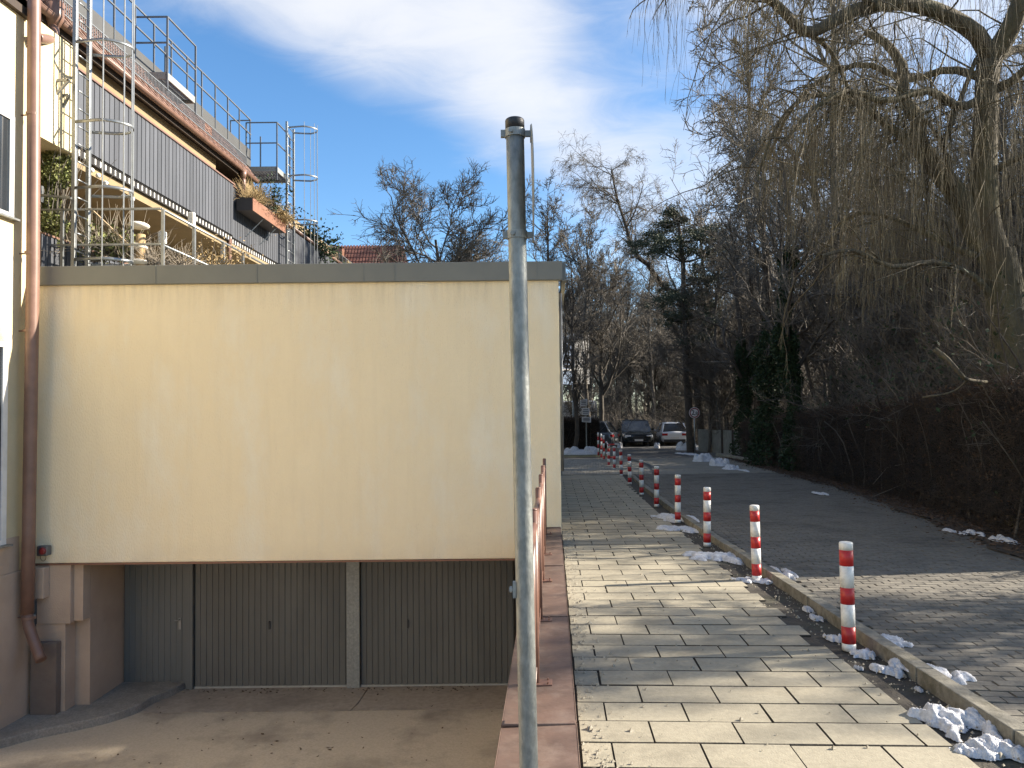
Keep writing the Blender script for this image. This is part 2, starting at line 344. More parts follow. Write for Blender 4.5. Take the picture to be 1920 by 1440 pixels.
def tree_arrays(seed, H=12, r=.16, trunk=None, spec='round', lv=4, twig=.006, dens=1.0):
    rng = np.random.default_rng(seed)
    if trunk is None:
        K = 10; z = np.linspace(0, H*.8, K); x = np.cumsum(rng.normal(0, .02*H, K))*.35; y = np.cumsum(rng.normal(0, .02*H, K))*.35
        trunk = np.stack([x-x[0], y-y[0], z], 1)
    p0 = trunk[None]; r0 = (r*np.linspace(1, .22, len(trunk)))[None]
    if spec == 'round':
        a = [dict(n=16, t0=.22, t1=.95, ang=(42,8), length=.52, lfall=.45, K=8, wob=.13, trop=(0,0,.07), rk=.62, pexp=.85),
             dict(n=9, t0=.2, t1=1, ang=(40,10), length=.55, lfall=.4, K=6, wob=.16, trop=(0,0,.05)),
             dict(n=7, t0=.15, t1=1, ang=(42,12), length=.5, lfall=.35, K=5, wob=.2, trop=(0,0,.04)),
             dict(n=4, t0=.2, t1=1, ang=(38,12), length=.6, lfall=.3, K=4, wob=.22, trop=(0,0,.03))]
    elif spec == 'slim':
        a = [dict(n=20, t0=.18, t1=.98, ang=(34,9), length=.34, lfall=.55, K=7, wob=.12, trop=(0,0,.1), rk=.5, pexp=.9),
             dict(n=8, t0=.15, t1=1, ang=(38,10), length=.5, lfall=.4, K=5, wob=.16, trop=(0,0,.06)),
             dict(n=7, t0=.15, t1=1, ang=(42,12), length=.5, lfall=.35, K=5, wob=.2, trop=(0,0,.02)),
             dict(n=4, t0=.2, t1=1, ang=(40,12), length=.6, lfall=.3, K=4, wob=.24, trop=(0,0,0))]
    elif spec == 'droop':
        a = [dict(n=18, t0=.3, t1=1, ang=(50,12), length=.30, lfall=.45, K=7, wob=.16, trop=(0,0,.05), rk=.5),
             dict(n=9, t0=.15, t1=1, ang=(45,12), length=.5, lfall=.35, K=6, wob=.2, trop=(0,0,-.02)),
             dict(n=8, t0=.15, t1=1, ang=(45,14), length=.6, lfall=.3, K=6, wob=.2, trop=(0,0,-.16)),
             dict(n=3, t0=.2, t1=1, ang=(35,12), length=.8, lfall=.2, K=5, wob=.16, trop=(0,0,-.25))]
    elif spec == 'thick':
        a = [dict(n=22, t0=.05, t1=.98, ang=(44,12), length=.42, lfall=.4, K=7, wob=.2, trop=(0,0,.06), rk=.5),
             dict(n=9, t0=.1, t1=1, ang=(45,12), length=.5, lfall=.35, K=5, wob=.22, trop=(0,0,.03)),
             dict(n=8, t0=.1, t1=1, ang=(48,14), length=.5, lfall=.3, K=4, wob=.26, trop=(0,0,0)),
             dict(n=5, t0=.15, t1=1, ang=(45,14), length=.6, lfall=.3, K=3, wob=.3, trop=(0,0,0))]
    levels = [(p0, r0)]; p, rr = p0, r0
    for k, s in enumerate(a[:lv]):
        s = dict(s); s['n'] = max(2, int(round(s['n']*(dens if k > 0 else 1))))
        p, rr = sprout(rng, p, rr, rmin=(twig*1.5 if k < lv-1 else twig), **s); levels.append((p, rr))
    return levels
def tree_meshes(levels, nm):
    A = join([tubes(levels[0][0], levels[0][1], 9), tubes(levels[1][0], levels[1][1], 6)])
    B = join([tubes(p, r, 4 if i == 0 and len(levels) > 4 else 3) for i, (p, r) in enumerate(levels[2:])])
    return np_mesh(nm+'_trunk', *A, smooth=True), np_mesh(nm+'_crown', *B, smooth=True)
def place_tree(mt, mc, loc, label, name='bare_tree', cat='tree', rz=0, s=1., sz=None, group=None, mats=None):
    t = thing(name, label, cat, (0,0,0), group)
    for me, pn, mm in ((mt, 'trunk', mats[0]), (mc, 'crown', mats[1])):
        if not me.materials: me.materials.append(mm)
        o = bpy.data.objects.new(pn, me); C.objects.link(o); o.parent = t
    t.location = loc; t.rotation_euler = (0, 0, rz); t.scale = (s, s, sz or s)
    return t
def leaves(rng, cen, size, flat=0.0):
    n = len(cen); d = nrm(rng.normal(size=(n,3))); e = nrm(np.cross(d, rng.normal(size=(n,3))))
    s = size*(.6+.8*rng.random(n))[:,None]
    V = np.stack([cen-d*s, cen+e*s*.55, cen+d*s, cen-e*s*.55], 1).reshape(-1,3)
    F = np.arange(4*n).reshape(-1,4); return V, F

exec_sections = True
# =================================================================== GROUND
g = MB()
for (x0,x1,y0,y1) in [(0.2,500,-80,11.6),(0.5,500,11.6,900),(-500,0.5,30,900)]:
    g.quad((x0,y0,-.04),(x1,y0,-.04),(x1,y1,-.04),(x0,y1,-.04))
g.quad((-500,-80,-2.76),(0.2,-80,-2.76),(0.2,30,-2.76),(-500,30,-2.76))
struct(g.build('ground', M['forest_floor']))

# kerb line: X of the pavement-side foot of the kerb against distance
KD = [0, 3.5, 5, 7, 9, 11, 13, 15, 18, 21, 23.5]
KX = [2.50, 2.54, 2.58, 2.65, 2.70, 2.75, 2.83, 2.93, 3.13, 3.36, 3.58]
def kx(d): return float(np.interp(d, KD, KX))
def lx(d): return .115 + K3*d           # left border of the pavement (coping)
RD = [0, 6, 9, 12.5, 17.5, 24.5, 31, 38]
RX = [5.4, 5.75, 6.05, 6.8, 7.75, 8.35, 9.0, 9.6]
def rx(d): return float(np.interp(d, RD, RX))

# pavement bed
g = MB(); ds = np.linspace(-3, 24, 60)
for a, b in zip(ds[:-1], ds[1:]):
    g.quad((lx(a)-.03,a,-.012),(kx(a)+.02,a,-.012),(kx(b)+.02,b,-.012),(lx(b)-.03,b,-.012))
pavement = struct(g.build('pavement', M['dirt_joint']))
# slabs
def slab_mesh(w, d, h, ch, nm):
    m = MB(); x, y = w/2, d/2
    V = [(-x,-y,-h),(x,-y,-h),(x,y,-h),(-x,y,-h),(-x,-y,-ch),(x,-y,-ch),(x,y,-ch),(-x,y,-ch),(-x+ch,-y+ch,0),(x-ch,-y+ch,0),(x-ch,y-ch,0),(-x+ch,y-ch,0)]
    F = [(0,1,5,4),(1,2,6,5),(2,3,7,6),(3,0,4,7),(4,5,9,8),(5,6,10,9),(6,7,11,10),(7,4,8,11),(8,9,10,11)]
    me = bpy.data.meshes.new(nm); me.from_pydata(V, [], F); me.update(); return me
SW, SD = .462, .292
sm = slab_mesh(1, SD-.009, .025, .004, 'paving_slab'); sm.materials.append(M['paver_slab']); sm.materials.append(M['dirt_joint']); sm.polygons.foreach_set('material_index', [1]*8+[0])
rot3 = -R(3.0); cnt = 0; far_v = []; rng = np.random.default_rng(3)
d = -1.0; row = 0
farV = MB()
while d < 24:
    w0 = .018; l = .125
    xr = (kx(d)-K3*d) - (.30 if d < 10 else .24)
    off = (row % 2)*SW*.5
    e = l + (SW*.35 if row % 2 else SW*.85)
    segs = []
    a = l
    while a < xr-.1:
        b = min(e, xr); segs.append((a, b)); a = e; e += SW
    for (a, b) in segs:
        w = b-a-.008
        if w < .06: continue
        c = q((a+b)/2, d, .004); c.y -= (a+b)/2*K3
        if 3.2 < d and cnt < 300:
            o = bpy.data.objects.new('paving_slab', sm); C.objects.link(o); o.parent = pavement
            o.location = c + Vector((random.uniform(-.003,.003), random.uniform(-.003,.003), random.uniform(-.0018,.0014)))
            o.rotation_euler = (random.uniform(-.006,.006), random.uniform(-.004,.004), rot3+random.uniform(-.006,.006)); o.scale = (w, 1, 1); cnt += 1
        else:
            farV.box(-w/2, w/2, -SD/2+.004, SD/2-.004, -.016, 0, lambda x, y, z, c=c: (c.x+x*.9986+y*.0523, c.y-x*.0523+y*.9986, c.z+z))
    d += SD; row += 1
stuff(farV.build('paving_slab', M['paver_slab'], pavement))

# road bed + blocks
g = MB(); ds = np.linspace(-4, 34, 80)
for a, b in zip(ds[:-1], ds[1:]):
    xa = kx(a)+.1 if a < 23.5 else lx(a); xb = kx(b)+.1 if a < 23.5 else lx(b)
    g.quad((xa,a,.002),(rx(a)+.05,a,.002),(rx(b)+.05,b,.002),(xb,b,.002))
road = struct(g.build('road', M['dirt_joint']))
bw, bd = .2, .1
bm_ = slab_mesh(bw-.006, bd-.006, .03, .005, 'paving_block'); bm_.materials.append(M['paver_block'])
blocks = []
rr_ = random.Random(5); row = 0; d = -1.0
ang_b = R(-6)
ca, sa = math.cos(ang_b), math.sin(ang_b)
def in_road(x, y):
    if y < 23.6: return kx(y)+.17 < x < rx(y)-.05
    return lx(y)+.05 < x < rx(y)-.05
for i in range(-60, 420):
    for j in range(-60, 80):
        u = j*bw + (bw/2 if i % 2 else 0); v = i*bd
        x = u*ca - v*sa + 2.5; y = u*sa + v*ca
        if 1.2 < y < 33.5 and in_road(x, y): blocks.append((x, y))
def und(x, y): return .012*math.sin(x*1.3+y*.45)*math.sin(y*.8+.5)
vis = sorted([b for b in blocks if abs(b[0]/max(b[1],.1)) < .69 and b[1] > 4.9], key=lambda b: b[0]**2+b[1]**2)
near = set(vis[:300])
fb = MB(); pb = MB()
for (x, y) in blocks:
    z = .022 + und(x, y)*.6 + rr_.uniform(-.003, .003)
    if (x, y) in near:
        o = bpy.data.objects.new('paving_block', bm_); C.objects.link(o); o.parent = road
        o.location = (x, y, z); o.rotation_euler = (rr_.uniform(-.02,.02), rr_.uniform(-.015,.015), ang_b+rr_.uniform(-.02,.02))
    else:
        t = pb if y > 23.6 else fb
        tx, ty = rr_.uniform(-.02,.02), rr_.uniform(-.02,.02)
        P8 = []
        for (dx, dy, zz) in [(-1,-1,0),(1,-1,0),(1,1,0),(-1,1,0),(-1,-1,1),(1,-1,1),(1,1,1),(-1,1,1)]:
            ins = .0 if zz == 0 else .004
            ex = dx*(bw/2-.003-ins); ey = dy*(bd/2-.003-ins)
            P8.append((x+ex*ca-ey*sa, y+ex*sa+ey*ca, (z if zz else -.001) + (ex*tx+ey*ty if zz else 0)))
        b0 = len(t.v); t.v += P8; t.f += [tuple(b0+k for k in f) for f in [(4,5,6,7),(0,1,5,4),(1,2,6,5),(2,3,7,6),(3,0,4,7)]]
stuff(fb.build('paving_block', M['paver_block'], road))
stuff(pb.build('paving_block', M['plaza_block'], road))
# far asphalt, cross street and car park surface
g = MB(); g.quad((-30,33.4,.004),(60,33.4,.004),(60,56,.004),(-30,56,.004))
struct(g.build('cross_street', M['asphalt']))
g = MB()
for (xa, ya, xb, yb, w) in [(5.0,24.2,4.3,33.2,.10)]:
    pts = catmull([(4.35,23.6,.04),(4.75,26,.04),(5.0,29,.04),(4.9,33,.04)], 16)
    for p0, p1 in zip(pts[:-1], pts[1:]): g.quad((p0[0]-.07,p0[1],.046),(p0[0]+.07,p0[1],.046),(p1[0]+.07,p1[1],.046),(p1[0]-.07,p1[1],.046))
# dark patched seam across the paving
o = g.build('patched_seam', M['asphalt'], road)
# leaf litter strip along the hedge
g = MB(); rl = random.Random(9); dsl = np.linspace(-2, 34, 90)
for a, b in zip(dsl[:-1], dsl[1:]):
    wob = lambda t: .10*math.sin(t*3.1)+.06*math.sin(t*7.7)
    g.quad((rx(a)-.12+wob(a),a,.038),(rx(a)+3,a,.05),(rx(b)+3,b,.05),(rx(b)-.12+wob(b),b,.038))
struct(g.build('leaf_litter_strip', M['forest_floor']))
rng = np.random.default_rng(21)
n = 14000; dd = rng.uniform(3, 33, n); xx = np.interp(dd, RD, RX) + rng.normal(.35, .33, n)
cen = np.stack([xx, dd, .055+rng.random(n)*.03], 1)
V, F = leaves(rng, cen, .035); V[:,2] = np.maximum(V[:,2]*.35+.035, .03)
o = stuff(link('fallen_leaves', np_mesh('fallen_leaves', V, F), M['dry_leaf'])); tag(o, 'brown fallen leaves scattered along the foot of the long right hedge', 'leaves')
# grit and crumbs on the pavement
n = 1500; dd = rng.uniform(3.4, 12, n); side = rng.random(n)
ll = np.where(side < .45, .14+np.abs(rng.normal(0, .10, n)), np.where(side < .8, np.interp(dd, KD, KX)-K3*dd-.02-np.abs(rng.normal(0,.16,n)), rng.uniform(.15, 2.3, n)))
cen = np.stack([ll+K3*dd, dd, np.full(n, .010)], 1)
s = (rng.gamma(2., .0026, n)+.002)[:,None]
off = np.array([[1,0,-.3],[-.5,.87,-.3],[-.5,-.87,-.3],[0,0,.8]])
V = (cen[:,None,:]+off[None]*s[:,:,None]).reshape(-1,3)
b = (np.arange(n)*4)[:,None]
F = np.concatenate([b+np.array([0,1,3]), b+np.array([1,2,3]), b+np.array([2,0,3])])
o = stuff(link('grit', np_mesh('grit', V, F), M['pebble'])); tag(o, 'pale road grit and crumbs strewn over the paving slabs', 'grit')

# kerb stones
kb = MB(); kb.quad((kx(0),0,-.01),(kx(0)+.1,0,-.01),(kx(1)+.1,1,-.01),(kx(1),1,-.01))
kerb = struct(kb.build('kerb', M['kerb_stone']))
d = -1.0; rk = random.Random(2)
while d < 23.2:
    e = d+.99; dz = rk.uniform(-.006,.006); a = d+.006
    m = MB(); m.hexa([(kx(a)+0,a,-.03),(kx(a)+.13,a,-.03),(kx(e)+.13,e,-.03),(kx(e),e,-.03),(kx(a)+.004,a,.085+dz),(kx(a)+.126,a,.075+dz),(kx(e)+.126,e,.075+dz),(kx(e)+.004,e,.085+dz)])
    fall = max(0, (d-17)/7)*.06
    o = m.build('kerb_stone', M['kerb_stone'], kerb, bevel=.007); o.location.z -= fall
    d += 1.0

# =================================================================== RETAINING WALL, COPING, RAILING
rw = thing('retaining_wall', 'low wall with brown metal coping between sunken driveway and pavement', 'wall', q(-.09, 6, 0))
m = MB(); m.qbox(-.25, .085, -6, 11.46, -2.8, .06); m.build('wall_body', M['tan_plaster'], rw)
seams = [-4, -.3, 1.9, 4.1, 6.3, 8.5, 10.6, 11.49]
for i, (a, b) in enumerate(zip(seams[:-1], seams[1:])):
    m = MB(); dz = .004*(i % 2)
    m.hexa([q(-.285,a+.004,.065+dz),q(.105,a+.004,.065+dz),q(.105,b-.004,.065+dz),q(-.285,b-.004,.065+dz),
            q(-.285,a+.004,.092+dz),q(.105,a+.004,.104+dz),q(.105,b-.004,.104+dz),q(-.285,b-.004,.092+dz)])
    m.qbox(-.29,-.285,a+.004,b-.004,.03,.094+dz); m.qbox(.105,.110,a+.004,b-.004,.02,.106+dz)
    m.build('coping', M['coping_metal'], rw, bevel=.003)
    m = MB(); m.qbox(-.285,.104,b-.02,b+.03,.096+dz,.112+dz); m.build('coping_seam', M['coping_metal'], rw, bevel=.004)
rl_ = thing('railing', 'red brown steel railing standing on the coping, seen almost end on', 'railing', q(-.12, 6, .1))
posts = [3.15, 4.72, 6.2, 7.7, 9.2, 10.9]
RT = 1.15
for pd in posts:
    m = MB(); m.tube([q(-.12,pd,.1),q(-.12,pd,RT)], .024, 12); m.tube([q(-.12,pd,RT),q(-.12,pd,RT+.012)], [.024,.018], 12)
    m.build('post', M['copper_paint'], rl_, smooth=True)
    m = MB(); m.qbox(-.16,-.02,pd-.05,pd+.05,.104,.112); m.build('base_plate', M['copper_paint'], rl_, bevel=.002)
    for k in (-.035, .035):
        m = MB(); m.tube([q(-.045,pd+k,.112),q(-.045,pd+k,.124)], .008, 6); m.build('bolt', M['copper_paint'], rl_)
m = MB(); hr = catmull([q(-.12,3.0,1.02),q(-.12,4.7,1.06),q(-.12,6.2,1.06),q(-.12,8,1.06),q(-.12,10.9,1.06)], 14); m.tube([Vector(p) for p in hr], .021, 12)
m.build('handrail', M['copper_paint'], rl_, smooth=True)
m = MB(); m.tube([q(-.12,3.0,.2),q(-.12,10.9,.2)], .012, 8); m.build('bottom_rail', M['copper_paint'], rl_, smooth=True)
pd = 3.25
while pd < 10.85:
    if min(abs(pd-x) for x in posts) > .06:
        m = MB(); m.tube([q(-.12,pd,.2),q(-.12,pd,1.05)], .009, 6); m.build('baluster', M['copper_paint'], rl_, smooth=True)
    pd += .125

# foreground pole
def PL(py): return P(965+(py-225)/1215*26.5, py, 2.55)
pt, pb_ = PL(232), PL(1440); down = (pb_-pt).normalized(); pb2 = pb_+down*((pb_.z-.1)/-down.z)
pole = thing('sign_pole', 'galvanised steel sign pole with black cap, nearest upright in front of the garage', 'pole', tuple(pb2))
m = MB(); N = 14; m.tube([pb2.lerp(pt, k/N) for k in range(N+1)], .0305, 28); m.build('tube', M['galv_pole'], pole, smooth=True)
cap0 = PL(244); m = MB(); ctop = PL(225)
m.tube([cap0, ctop-(-down)*.004, ctop, ctop+(-down)*.003], [.0325,.0325,.031,.027], 28); m.build('cap', M['black_plastic'], pole, smooth=True)
def clamp(py):
    c = PL(py); m = MB()
    up = -down
    m.tube([c-up*.013, c+up*.013], .0345, 24)
    m.build('clamp_band', M['galv_dull'], pole)
    m = MB(); m.box(c.x+.030, c.x+.053, c.y-.006, c.y+.006, c.z-.010, c.z+.010); m.box(c.x+.051, c.x+.056, c.y-.025, c.y+.025, c.z-.022, c.z+.022)
    m.build('clamp_bracket', M['galv_dull'], pole, bevel=.001)
    m = MB(); m.box(c.x-.048, c.x-.030, c.y-.008, c.y+.008, c.z-.012, c.z+.012); m.build('clamp_lug', M['galv_dull'], pole, bevel=.001)
    m = MB(); m.tube([(c.x-.015,c.y-.040,c.z),(c.x-.015,c.y-.030,c.z)], .008, 6); m.build('clamp_bolt', M['galv_dull'], pole)
clamp(251); clamp(441)
c = PL(1105); m = MB(); m.box(c.x-.040,c.x-.029,c.y-.012,c.y+.012,c.z-.026,c.z+.026); m.tube([(c.x-.052,c.y,c.z),(c.x-.02,c.y,c.z)], .006, 8); m.tube([(c.x-.050,c.y,c.z),(c.x-.042,c.y,c.z)], .011, 6)
m.build('bolt_bracket', M['galv_dull'], pole)
ctr = P(999.5, 346, 2.575)
m = MB(); n = 40; rad = .195; th = .0012
ring = [];
for side in (-1, 1):
    for k in range(n):
        a = 2*math.pi*k/n; yy = rad*math.cos(a); zz = rad*math.sin(a)
        bow = -.003*(zz/rad)**2
        ring.append((ctr.x+side*th+yy*.016+bow- .002*zz/rad, ctr.y+yy, ctr.z+zz))
m.add(ring, [tuple(range(n)), tuple(reversed(range(n, 2*n)))]+[(k,(k+1)%n,n+(k+1)%n,n+k) for k in range(n)])
sp = m.build('sign_plate', M['galv_dull']); tag(sp, 'thin round sign plate seen edge on, clamped to the foreground pole', 'sign')

# =================================================================== GARAGE BLOCK
XL, XR, DF = P(66,700,11.5).x, P(1049.5,700,11.5).x, 11.5
ZB, ZT = P(500,1052,11.5).z, P(500,531,11.5).z
garage = thing('garage', 'cream rendered garage block with flat roof above a sunken entrance', 'building', (XL/2, DF, -2.7))
lr = XR - K3*DF
m = MB(); m.hexa([(XL,DF,ZB),(XR,DF,ZB),(XR,DF+.3,ZB),(XL,DF+.3,ZB),(XL,DF,ZT+.2),(XR,DF,ZT+.2),(XR,DF+.3,ZT+.2),(XL,DF+.3,ZT+.2)])
m.build('front_wall', M['cream_plaster'], garage, bevel=.01)
# drip edge at the lower lip
m = MB(); m.box(XL, XR-.42, DF-.008, DF+.05, ZB-.028, ZB-.003); m.build('drip_edge', M['planter_brown'], garage)
m = MB(); m.hexa([(XR-.30,DF+.3,-.1),(XR,DF+.3,-.1),q(lr,24,-.1),q(lr-.3,24,-.1),(XR-.30,DF+.3,ZT+.2),(XR,DF+.3,ZT+.2),q(lr,24,ZT+.2),q(lr-.3,24,ZT+.2)])
m.build('side_wall', M['cream_plaster'], garage)
# wall strip right of the railing reaching down to the coping
zc = .11
m = MB(); m.box(XR-.42, XR, DF+.003, DF+.29, zc, ZB-.002); m.build('wall_pier', M['cream_plaster'], garage, bevel=.01)
ft = P(500,495,11.44).z
m = MB(); m.box(XL+.03, XR+.05, DF-.06, DF+.02, ZT-.005, ft); m.build('fascia', M['fascia_metal'], garage, bevel=.008)
for sx in (738, 680, 290, 480, 1005):
    X = P(sx, 510, 11.44).x; m = MB(); m.box(X, X+.018, DF-.066, DF-.055, ZT-.003, ft+.004); m.build('fascia_seam', M['fascia_metal'], garage)
m = MB(); m.hexa([(XR+.05,DF+.02,ZT-.005),(XR+.11,DF+.02,ZT-.005),q(lr+.11,24,ZT-.005),q(lr+.05,24,ZT-.005),(XR+.05,DF+.02,ft),(XR+.11,DF+.02,ft),q(lr+.11,24,ft),q(lr+.05,24,ft)])
m.build('fascia', M['fascia_metal'], garage)
m = MB(); m.box(XR-.02, XR+.055, DF-.058, DF-.052, ZT-.002, ft+.002); m.build('fascia_corner', M['fascia_metal'], garage)
m = MB(); m.hexa([(XL-1.5,DF+.02,ZT+.1),(XR,DF+.02,ZT+.1),q(lr,24,ZT+.1),q(-9,24,ZT+.1),(XL-1.5,DF+.02,ft-.03),(XR,DF+.02,ft-.03),q(lr,24,ft-.03),q(-9,24,ft-.03)])
m.build('roof', M['fascia_metal'], garage)
# narrow dark upright tube on the street side of the garage
m = MB(); m.tube([q(lr+.03,12.1,ZT-.1),q(lr+.03,12.1,.9)], .028, 12); m.build('side_dark_tube', M['dark_steel'], garage, smooth=True)
m = MB(); m.tube([q(lr+.02,22,.62),q(lr+.12,22,.62),q(lr+.12,22,.12),q(lr+.02,22,.12)], .025, 8); m.build('side_handle', M['dark_steel'], garage, smooth=True)

DZ = G(500,1290,0); zD = 1.7-(DZ.y and 0)      # driveway level from the foot of the doors
DD = 12.8
ZF = P(500,1290,DD).z
# recess: left inner wall, ceiling, right inner wall
xin = P(148,1200,DF).x
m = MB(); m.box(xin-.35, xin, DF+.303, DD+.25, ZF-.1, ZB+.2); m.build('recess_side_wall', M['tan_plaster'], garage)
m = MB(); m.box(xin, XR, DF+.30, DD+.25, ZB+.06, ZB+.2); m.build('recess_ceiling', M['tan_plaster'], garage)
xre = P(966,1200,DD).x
m = MB(); m.box(xre+.02, XR, DF+.303, DD+.25, ZF-.1, ZB+.05); m.build('recess_right_wall', M['tan_plaster'], garage)
m = MB(); m.box(xin-.35, XR, DD+.13, DD+.25, ZF-.1, ZB+.055); m.build('back_wall', M['brown_plinth'], garage)
# pieces under the overhang at the left
xc0, xc1 = P(66,1100,DF).x, P(148,1100,DF).x
z1170 = P(130,1170,DF).z
m = MB(); m.box(xc0+.02, P(131,1100,DF).x, DF+.012, DF+.29, z1170, ZB-.003); m.build('corbel', M['tan_plaster'], garage, bevel=.006)
m = MB(); m.box(P(131,1100,DF).x, xin, DF+.10, DF+.302, z1170+.02, ZB-.003); m.build('corbel', M['tan_plaster'], garage, bevel=.006)
m = MB(); m.box(xc0, P(121,1100,DF).x, DF+.03, DF+.302, ZF-.1, z1170-.002); m.build('corner_pier', M['tan_plaster'], garage, bevel=.006)
m = MB(); m.box(xc0-.05, P(92,1100,DF).x, DF-.14, DF+.010, P(80,1119,DF).z, ZB-.04); m.build('small_corbel', M['tan_plaster'], garage, bevel=.01)
m = MB(); m.box(xc0+.0, P(105,1250,DF-.1).x, DF-.10, DF+.028, ZF-.1, P(80,1206,DF-.1).z); m.build('plinth_box', M['brown_plinth'], garage, bevel=.006)

def ribbed(name, x0, x1, y, z0, z1, pitch, depth, m_, parent):
    m = MB(); n = max(3, int(round((x1-x0)/pitch))); p = (x1-x0)/n; prof = []
    for k in range(n):
        a = x0+k*p; prof += [(a, y), (a+p*.80, y), (a+p*.86, y+depth), (a+p*.94, y+depth)]
    prof.append((x1, y))
    vs = [(x, yy, z0) for x, yy in prof]+[(x, yy, z1) for x, yy in prof]; L = len(prof)
    m.add(vs, [(i, i+1, L+i+1, L+i) for i in range(L-1)]); return m.build(name, m_, parent)
def gx(px): return P(px,1200,DD).x
dw = thing('metal_door', 'narrow grey ribbed metal door left of the two garage doors', 'door', (gx(290), DD, ZF+.1))
zs = P(290,1283,DD).z
ribbed('door_leaf', gx(233), gx(343), DD, zs+.01, ZB+.05, .1, .008, M['door_grey_light'], dw)
m = MB(); m.box(gx(343)+.004, gx(350), DD-.02, DD+.06, zs, ZB+.055); m.build('door_frame', M['door_grey_light'], dw)
m = MB(); c = P(336,1166,DD-.03); m.box(c.x-.02,c.x+.02,DD-.012,DD-.002,c.z-.13,c.z+.06); m.tube([(c.x,DD-.01,c.z+.03),(c.x,DD-.06,c.z+.03),(c.x-.06,DD-.06,c.z+.03)], .010, 8); m.build('handle', M['galvanised'], dw, smooth=False)
for i, (a, b, lab) in enumerate([(364, 650, 'dark ribbed garage door on the left, beside the narrow metal door'), (676, 965, 'dark ribbed garage door on the right, partly hidden by the sign pole')]):
    gd = thing('garage_door', lab, 'garage door', (gx((a+b)/2), DD, ZF), 'garage doors under the overhang')
    ribbed('door_panel', gx(a)+.01, gx(b)-.01, DD+.02, ZF+.03, ZB+.05, .098, .012, M['door_grey'], gd)
    m = MB(); m.box(gx(a), gx(b), DD-.005, DD+.03, ZF+.005, ZF+.03); m.build('bottom_rail', M['threshold'], gd)
    m = MB(); hx = gx(505 if i == 0 else 765); m.box(hx-.012,hx+.012,DD-.01,DD+.018,P(500,1180,DD).z,P(500,1165,DD).z); m.build('handle', M['black_plastic'], gd)
for (a, b, mm) in [(350.5, 363, 'door_grey_light'), (651, 675, 'galv_dull')]:
    m = MB(); m.box(gx(a), gx(b), DD-.05, DD+.10, ZF, ZB+.055); m.box(gx((a+b)/2)-.008, gx((a+b)/2)+.008, DD-.052, DD-.049, ZF, ZB+.055)
    m.build('door_post', M[mm], garage, bevel=.004)

# driveway
drive = MB(); drive.quad((-9,-8,ZF-.03),(.0,-8,ZF-.03),(.6,13,ZF-.03),(-9,13,ZF-.03)); driveway = struct(drive.build('driveway', M['brown_plinth']))
yj = G(500,1334,ZF).y
m = MB()
nx, ny = 30, 40
m.box(-8.6, .3, -6, yj-.012, ZF-.02, ZF); m.build('drive_slab', M['drive_concrete'], driveway)
xa = G(657,1332,ZF).x; xb = G(690,1292,ZF).x
for (p, name_) in [([(-8.6,yj+.008),(xa-.008,yj+.008),(xa+.05,yj+.3),(xb-.008,DD+.15),(-8.6,DD+.15)], 0), ([(xa+.008,yj+.008),(.6,yj+.008),(.6,DD+.15),(xb+.008,DD+.15),(xa+.066,yj+.3)], 1)]:
    n = len(p); m = MB(); m.add([(x,y,ZF-.02) for x,y in p]+[(x,y,ZF+.001) for x,y in p], [tuple(range(n,2*n))]+[(k,(k+1)%n,n+(k+1)%n,n+k) for k in range(n)])
    m.build('apron_slab', M['apron_concrete'], driveway)
rngd = np.random.default_rng(5); n = 260
cen = np.stack([np.concatenate([rngd.uniform(-6.2,-.6,150), rngd.uniform(-5.6,.1,110)]), np.concatenate([DD-.05-np.abs(rngd.normal(0,.12,150)), rngd.uniform(8.6,12.6,110)]), np.full(n, ZF+.012)], 1)
V, F = leaves(rngd, cen, .028); V[:,2] = np.maximum((V[:,2]-ZF)*.3+ZF+.006, ZF+.004)
tag(stuff(link('drive_leaves', np_mesh('drive_leaves', V, F), M['dry_leaf'])), 'dry leaves and crumbs blown against the foot of the garage doors', 'leaves')
# raised walkway with a curved edge
edge_px = [(352,1284),(322,1300),(285,1315),(255,1332),(200,1350),(130,1366),(60,1380),(0,1396),(-80,1410),(-160,1420)]
top = [G(x, y-9, ZF+.12) for x, y in edge_px]
pts = [tuple(p)[:2] for p in top]; pts = [tuple(p)[:2] for p in catmull([(x,y,0) for x,y in pts], 40)]
back = [(-9.5, pts[-1][1]), (-9.5, DD+.15), (gx(350), DD+.15)]
poly = pts+back; n = len(poly)
m = MB(); m.add([(x,y,ZF-.02) for x,y in poly]+[(x,y,ZF+.12) for x,y in poly], [tuple(range(n,2*n))]+[(k,(k+1)%n,n+(k+1)%n,n+k) for k in range(n)])
struct(m.build('walkway', M['walk_concrete'], None, bevel=.015))

# alarm beacon at the lower left of the wall
al = thing('warning_lamp', 'small dark warning lamp with red lens at lower left of the cream wall', 'lamp', tuple(P(88,1030,DF)))
c = P(78,1031,DF); m = MB(); m.box(c.x-.04,c.x+.03,DF-.03,DF-.001,c.z-.085,c.z+.085); m.build('back_plate', M['cream_plaster'], al, bevel=.006)
c = P(89,1030,DF); m = MB(); m.box(c.x-.075,c.x+.085,DF-.15,DF-.031,c.z-.075,c.z+.07); m.build('housing', M['dark_steel'], al, bevel=.015)
m = MB(); m.tube([(c.x+.02,DF-.15,c.z),(c.x+.02,DF-.17,c.z),(c.x+.02,DF-.178,c.z)], [.055,.05,.03], 18); m.build('lens', M['alarm_red'], al, smooth=True)
m = MB(); m.tube([Vector(p) for p in catmull([(c.x-.09,DF-.01,c.z-.05),(c.x-.09,DF-.02,c.z-.13),(c.x-.05,DF-.02,c.z-.17),(c.x-.01,DF-.02,c.z-.13),(c.x,DF-.05,c.z-.07)], 12)], .006, 6); m.build('cable', M['wood_ply'], al)

